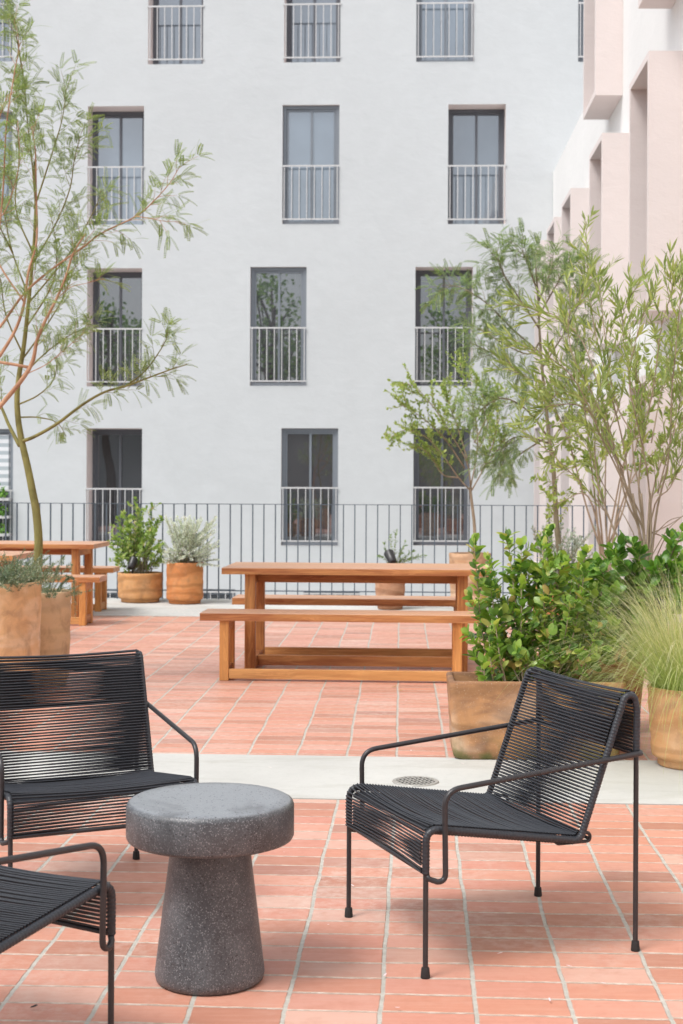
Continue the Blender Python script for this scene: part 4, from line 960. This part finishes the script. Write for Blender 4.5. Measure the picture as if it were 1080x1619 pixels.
# ------------------------------------------------------------------ stone side table
st_ = thing('side_table', 'round dark volcanic stone side table with a mushroom shaped pedestal', 'side table', (-.354, 3.885, 0), .6)
m_ = MB(); R0 = .2285
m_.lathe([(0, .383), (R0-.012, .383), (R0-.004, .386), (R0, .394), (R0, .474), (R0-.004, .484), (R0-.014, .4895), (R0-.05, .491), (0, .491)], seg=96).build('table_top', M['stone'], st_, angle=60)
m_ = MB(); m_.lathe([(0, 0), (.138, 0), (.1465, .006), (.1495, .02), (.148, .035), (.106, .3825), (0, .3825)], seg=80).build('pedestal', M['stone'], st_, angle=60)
# ------------------------------------------------------------------ picnic tables and benches
WX = m_wood('teak_long', 'x'); WXG = m_wood('teak_top', 'x', (.55, .28, .16), (.40, .18, .10), 3.0, .4); WZ = m_wood('teak_upright', 'z', (.66, .30, .10), (.28, .09, .028), 5.0); WY = m_wood('teak_cross', 'y', seed=8.0)
WZB = m_wood('teak_upright_orange', 'z', (.76, .37, .11), (.42, .155, .045), 11.0); WXB = m_wood('teak_rail_yellow', 'x', (.74, .41, .16), (.42, .18, .06), 13.0)
def boards(t, L, D_, z0, z1, n, nm):
    m_ = MB(); g_ = .004; w_ = (D_-g_*(n-1))/n
    for i in range(n):
        y = -D_/2+i*(w_+g_); m_.box((-L/2+random.uniform(-.001, .001), y, z0), (L/2+random.uniform(-.001, .001), y+w_, z1+random.uniform(-.0008, .0008)), bev=.003)
    m_.build(nm, WXG, t)
def bench_like(name, label, cat, L, D_, H, tk, lg, inset, nb, railY, mats, group, apron=False):
    t = thing(name, label, cat, group=group); boards(t, L, D_, H-tk, H, nb, 'table_top' if apron else 'seat')
    ft = MB(); ft.box((-L/2+.001, -D_/2-.0035, H-tk-.001), (L/2-.001, -D_/2-.0005, H-.004)); ft.build('front_edge', mats[1], t)
    yi = .012 if not apron else .05
    for sx in (-1, 1):
        xa = sx*(L/2-inset-lg/2)
        for sy in (-1, 1):
            ya = sy*(D_/2-yi-lg/2); m_ = MB(); m_.box((xa-lg/2, ya-lg/2, 0), (xa+lg/2, ya+lg/2, H-tk-.0005), bev=.004); m_.build('leg', mats[0], t)
        m_ = MB(); yy = D_/2-yi-lg-.0008; cw = lg*.4; m_.box((xa-cw, -yy, .018), (xa+cw, yy, .018+.075), bev=.002); m_.build('end_rail', WY, t)
        m_ = MB(); m_.box((xa-cw, -yy, H-tk-.075), (xa+cw, yy, H-tk-.001), bev=.002); m_.build('end_rail', WY, t)
    xr_ = L/2-inset-lg; m_ = MB()
    if apron:
        xq = L/2-inset-lg/2-lg*.4
        m_.box((-xq+.001, railY-.022, .018), (xq-.001, railY+.022, .092), bev=.002); m_.build('stretcher', mats[2], t)
        m_ = MB(); m_.box((-xq+.001, -.10, H-tk-.075), (xq-.001, -.06, H-tk-.001), bev=.002); m_.build('apron', WX, t)
        m_ = MB(); m_.box((-xq+.001, .10, H-tk-.075), (xq-.001, .14, H-tk-.001), bev=.002); m_.build('apron', WX, t)
    else:
        m_.box((-xr_+.001, -D_/2+yi+.006, .014), (xr_-.001, -D_/2+yi+.046, .080), bev=.002); m_.build('stretcher', mats[2], t)
    return t
TG, BG = 'teak picnic tables', 'teak picnic benches'
A = R(-3.4)
tb = bench_like('picnic_table', 'long orange brown teak picnic table in the middle of the terrace', 'table', 1.92, .75, .75, .045, .075, .16, 5, -.06, (WZ, WX, WX), TG, True)
tb.location = (.125, 10.50, 0); tb.rotation_euler = (0, 0, A)
bn = bench_like('picnic_bench', 'teak bench nearest the camera, in front of the middle picnic table', 'bench', 1.93, .35, .465, .052, .064, .135, 2, 0, (WZB, WX, WXB), BG)
bn.location = (.005, 9.87, 0); bn.rotation_euler = (0, 0, A)
b2 = copy_tree(bn); b2['label'] = 'teak bench behind the middle picnic table, seen under its top'; b2.location = (.125, 11.19, 0)
for c_ in b2.children:
    if c_.name.startswith('stretcher'): c_.location = (0, .0, 0)
t2 = copy_tree(tb); t2['label'] = 'teak picnic table at the left, its right end in view near the green shrub'; t2.location = (-2.42-.96, 14.0+.40, 0); t2.rotation_euler = (0, 0, -THF)
b3 = copy_tree(bn); b3['label'] = 'teak bench in front of the left picnic table, behind the rosemary'; b3.location = (-2.275-.965, 13.68+.17, 0); b3.rotation_euler = (0, 0, -THF)
b3.location.y = 13.66
t2.location.y = 14.42
b4 = copy_tree(bn); b4['label'] = 'teak bench behind the left picnic table, near the fence'; b4.location = (-2.40-.965+.02, 15.12, 0); b4.rotation_euler = (0, 0, -THF)
t3 = copy_tree(tb); t3['label'] = 'teak table whose corner shows just above the rosemary at the left edge'; t3.location = (-2.70-.96, 12.2, 0); t3.rotation_euler = (0, 0, -THF)
# ------------------------------------------------------------------ drain, spotlights, hose, litter
dp_ = G(657, 1237); t = thing('floor_drain', 'round steel floor drain grate set in the pale concrete strip', 'drain', (dp_.x, dp_.y, .003))
m_ = MB(); m_.lathe([(0, .0012), (.1, .0012)], seg=48); m_.build('drain_hole', M['dark'], t)
m_ = MB(); m_.lathe([(.088, .001), (.088, .005), (.104, .005), (.106, .001)], seg=48)
for i in range(-4, 5):
    x = i*.0205; h_ = math.sqrt(max(0, .089**2-x*x)); m_.box((x-.0030, -h_, .002), (x+.0030, h_, .0046))
for i in range(-2, 3):
    y = i*.033; h_ = math.sqrt(max(0, .089**2-y*y)); m_.box((-h_, y-.0034, .0022), (h_, y+.0034, .0050))
m_.build('grate', M['steel'], t).rotation_euler = (0, 0, .4)
def spot(p, label, az_, tilt, s=1.0, zb=.3):
    t = thing('garden_spotlight', label, 'spotlight', (p.x, p.y, zb), az_, 'small black garden spotlights'); h = p.z-zb
    m_ = MB(); m_.tube([(0, 0, 0), (0, 0, h-.02*s)], .006*s, 8); m_.build('stake', M['black'], t, smooth=True)
    Mx = Matrix.Translation((0, 0, h)) @ Matrix.Rotation(tilt, 4, 'X'); m_ = MB()
    pr = [(0, -.05), (.022, -.05), (.03, -.04), (.034, 0), (.038, .045), (.038, .05), (.033, .05), (.031, .035), (0, .033)]
    m_.lathe([(a*s, b*s) for a, b in pr], seg=24); m_.v = [tuple(Mx @ Vector(v)) for v in m_.v]; hd = m_.build('lamp_head', M['black'], t, angle=40)
    m_ = MB(); m_.lathe([(0, .037*s), (.0305*s, .037*s)], seg=24); m_.v = [tuple(Mx @ Vector(v)) for v in m_.v]; m_.build('lens', M['glass_dark'], hd)
spot(P(618, 882, 15.35), 'black garden spotlight among the seedling stems behind the picnic table', R(20), R(-50), 1.5, .36)
spot(P(209, 891, 16.05), 'black garden spotlight under the green shrub by the fence', R(-20), R(-40), 1.3, .29)
spot(P(1051, 957, 7.6), 'black garden spotlight beside the feather grass', R(30), R(-60), 1.0, .35)
t = thing('garden_hose', 'loop of thin black hose on the paving right of the picnic table', 'hose', G(762, 1008)); m_ = MB()
m_.tube([(.17*math.cos(a/24*6.283*2.2)*(1+.05*math.sin(a)), .13*math.sin(a/24*6.283*2.2), .009+.012*(a/24)) for a in range(25)], .008, 8); m_.build('hose_coil', M['hose'], t, smooth=True)
pt = Plant(None, (0, 0, 0))
for i in range(150):
    x, y = random.gauss(318, 34), 966+abs(random.gauss(0, 7))-3; p = G(x, min(y, 985)); p.z = .007; s_ = random.uniform(.012, .022); d = Vector((random.gauss(0, 1), random.gauss(0, 1), 0)); pt.leafn('p', p, d, Vector((0, 0, 1)), s_, s_*.6, -.1)
for (x, y) in [(606, 1548), (624, 1597), (786, 1512), (742, 1497), (505, 1390), (448, 1350), (520, 1465), (905, 1532), (870, 1588), (560, 1405), (735, 1210), (430, 1216), (650, 1190), (580, 1110), (470, 1150), (380, 1120), (640, 1070+40), (1000, 1240), (960, 1560)]:
    p = G(x, y); p.z = .008; a_ = random.uniform(0, 6); pt.leafn('p', p, Vector((math.cos(a_), math.sin(a_), 0)), Vector((0, 0, 1)), .018, .006, -.2)
pt.finish(None, {'p': ('fallen_petals', M['petal'], T_OVAL)}); tag(bpy.data.objects['fallen_petals'], 'pale fallen petals scattered on the concrete before the pots', kind='stuff')
for i, (x, y, s_, lb) in enumerate([(618, 1088, .05, 'curled tan dry leaf on the brick paving in front of the bench'), (630, 1094, .035, 'smaller dry leaf lying right of the curled tan one'), (47, 1597, .022, 'tiny dark seed pod on the bricks near the lower left corner')]):
    p = G(x, y); p.z = .006; pt = Plant(None, p); pt.leafn('p', p, Vector((1, .2*i-.1, 0)), Vector((0, 0, 1)), s_, s_*.4, -.25); pt.leafn('p', p+Vector((0, 0, .0015)), Vector((1, .2*i, 0)), Vector((0, 0, 1)), s_*.9, s_*.3, -.3)
    pt.finish(None, {'p': ('dry_leaf' if i < 2 else 'seed_pod', M['lf_dry'] if i < 2 else M['rubber'], T_OVAL)}); o = COL.objects[-1]; o.location = p; tag(o, lb, 'leaf' if i < 2 else 'seed pod')
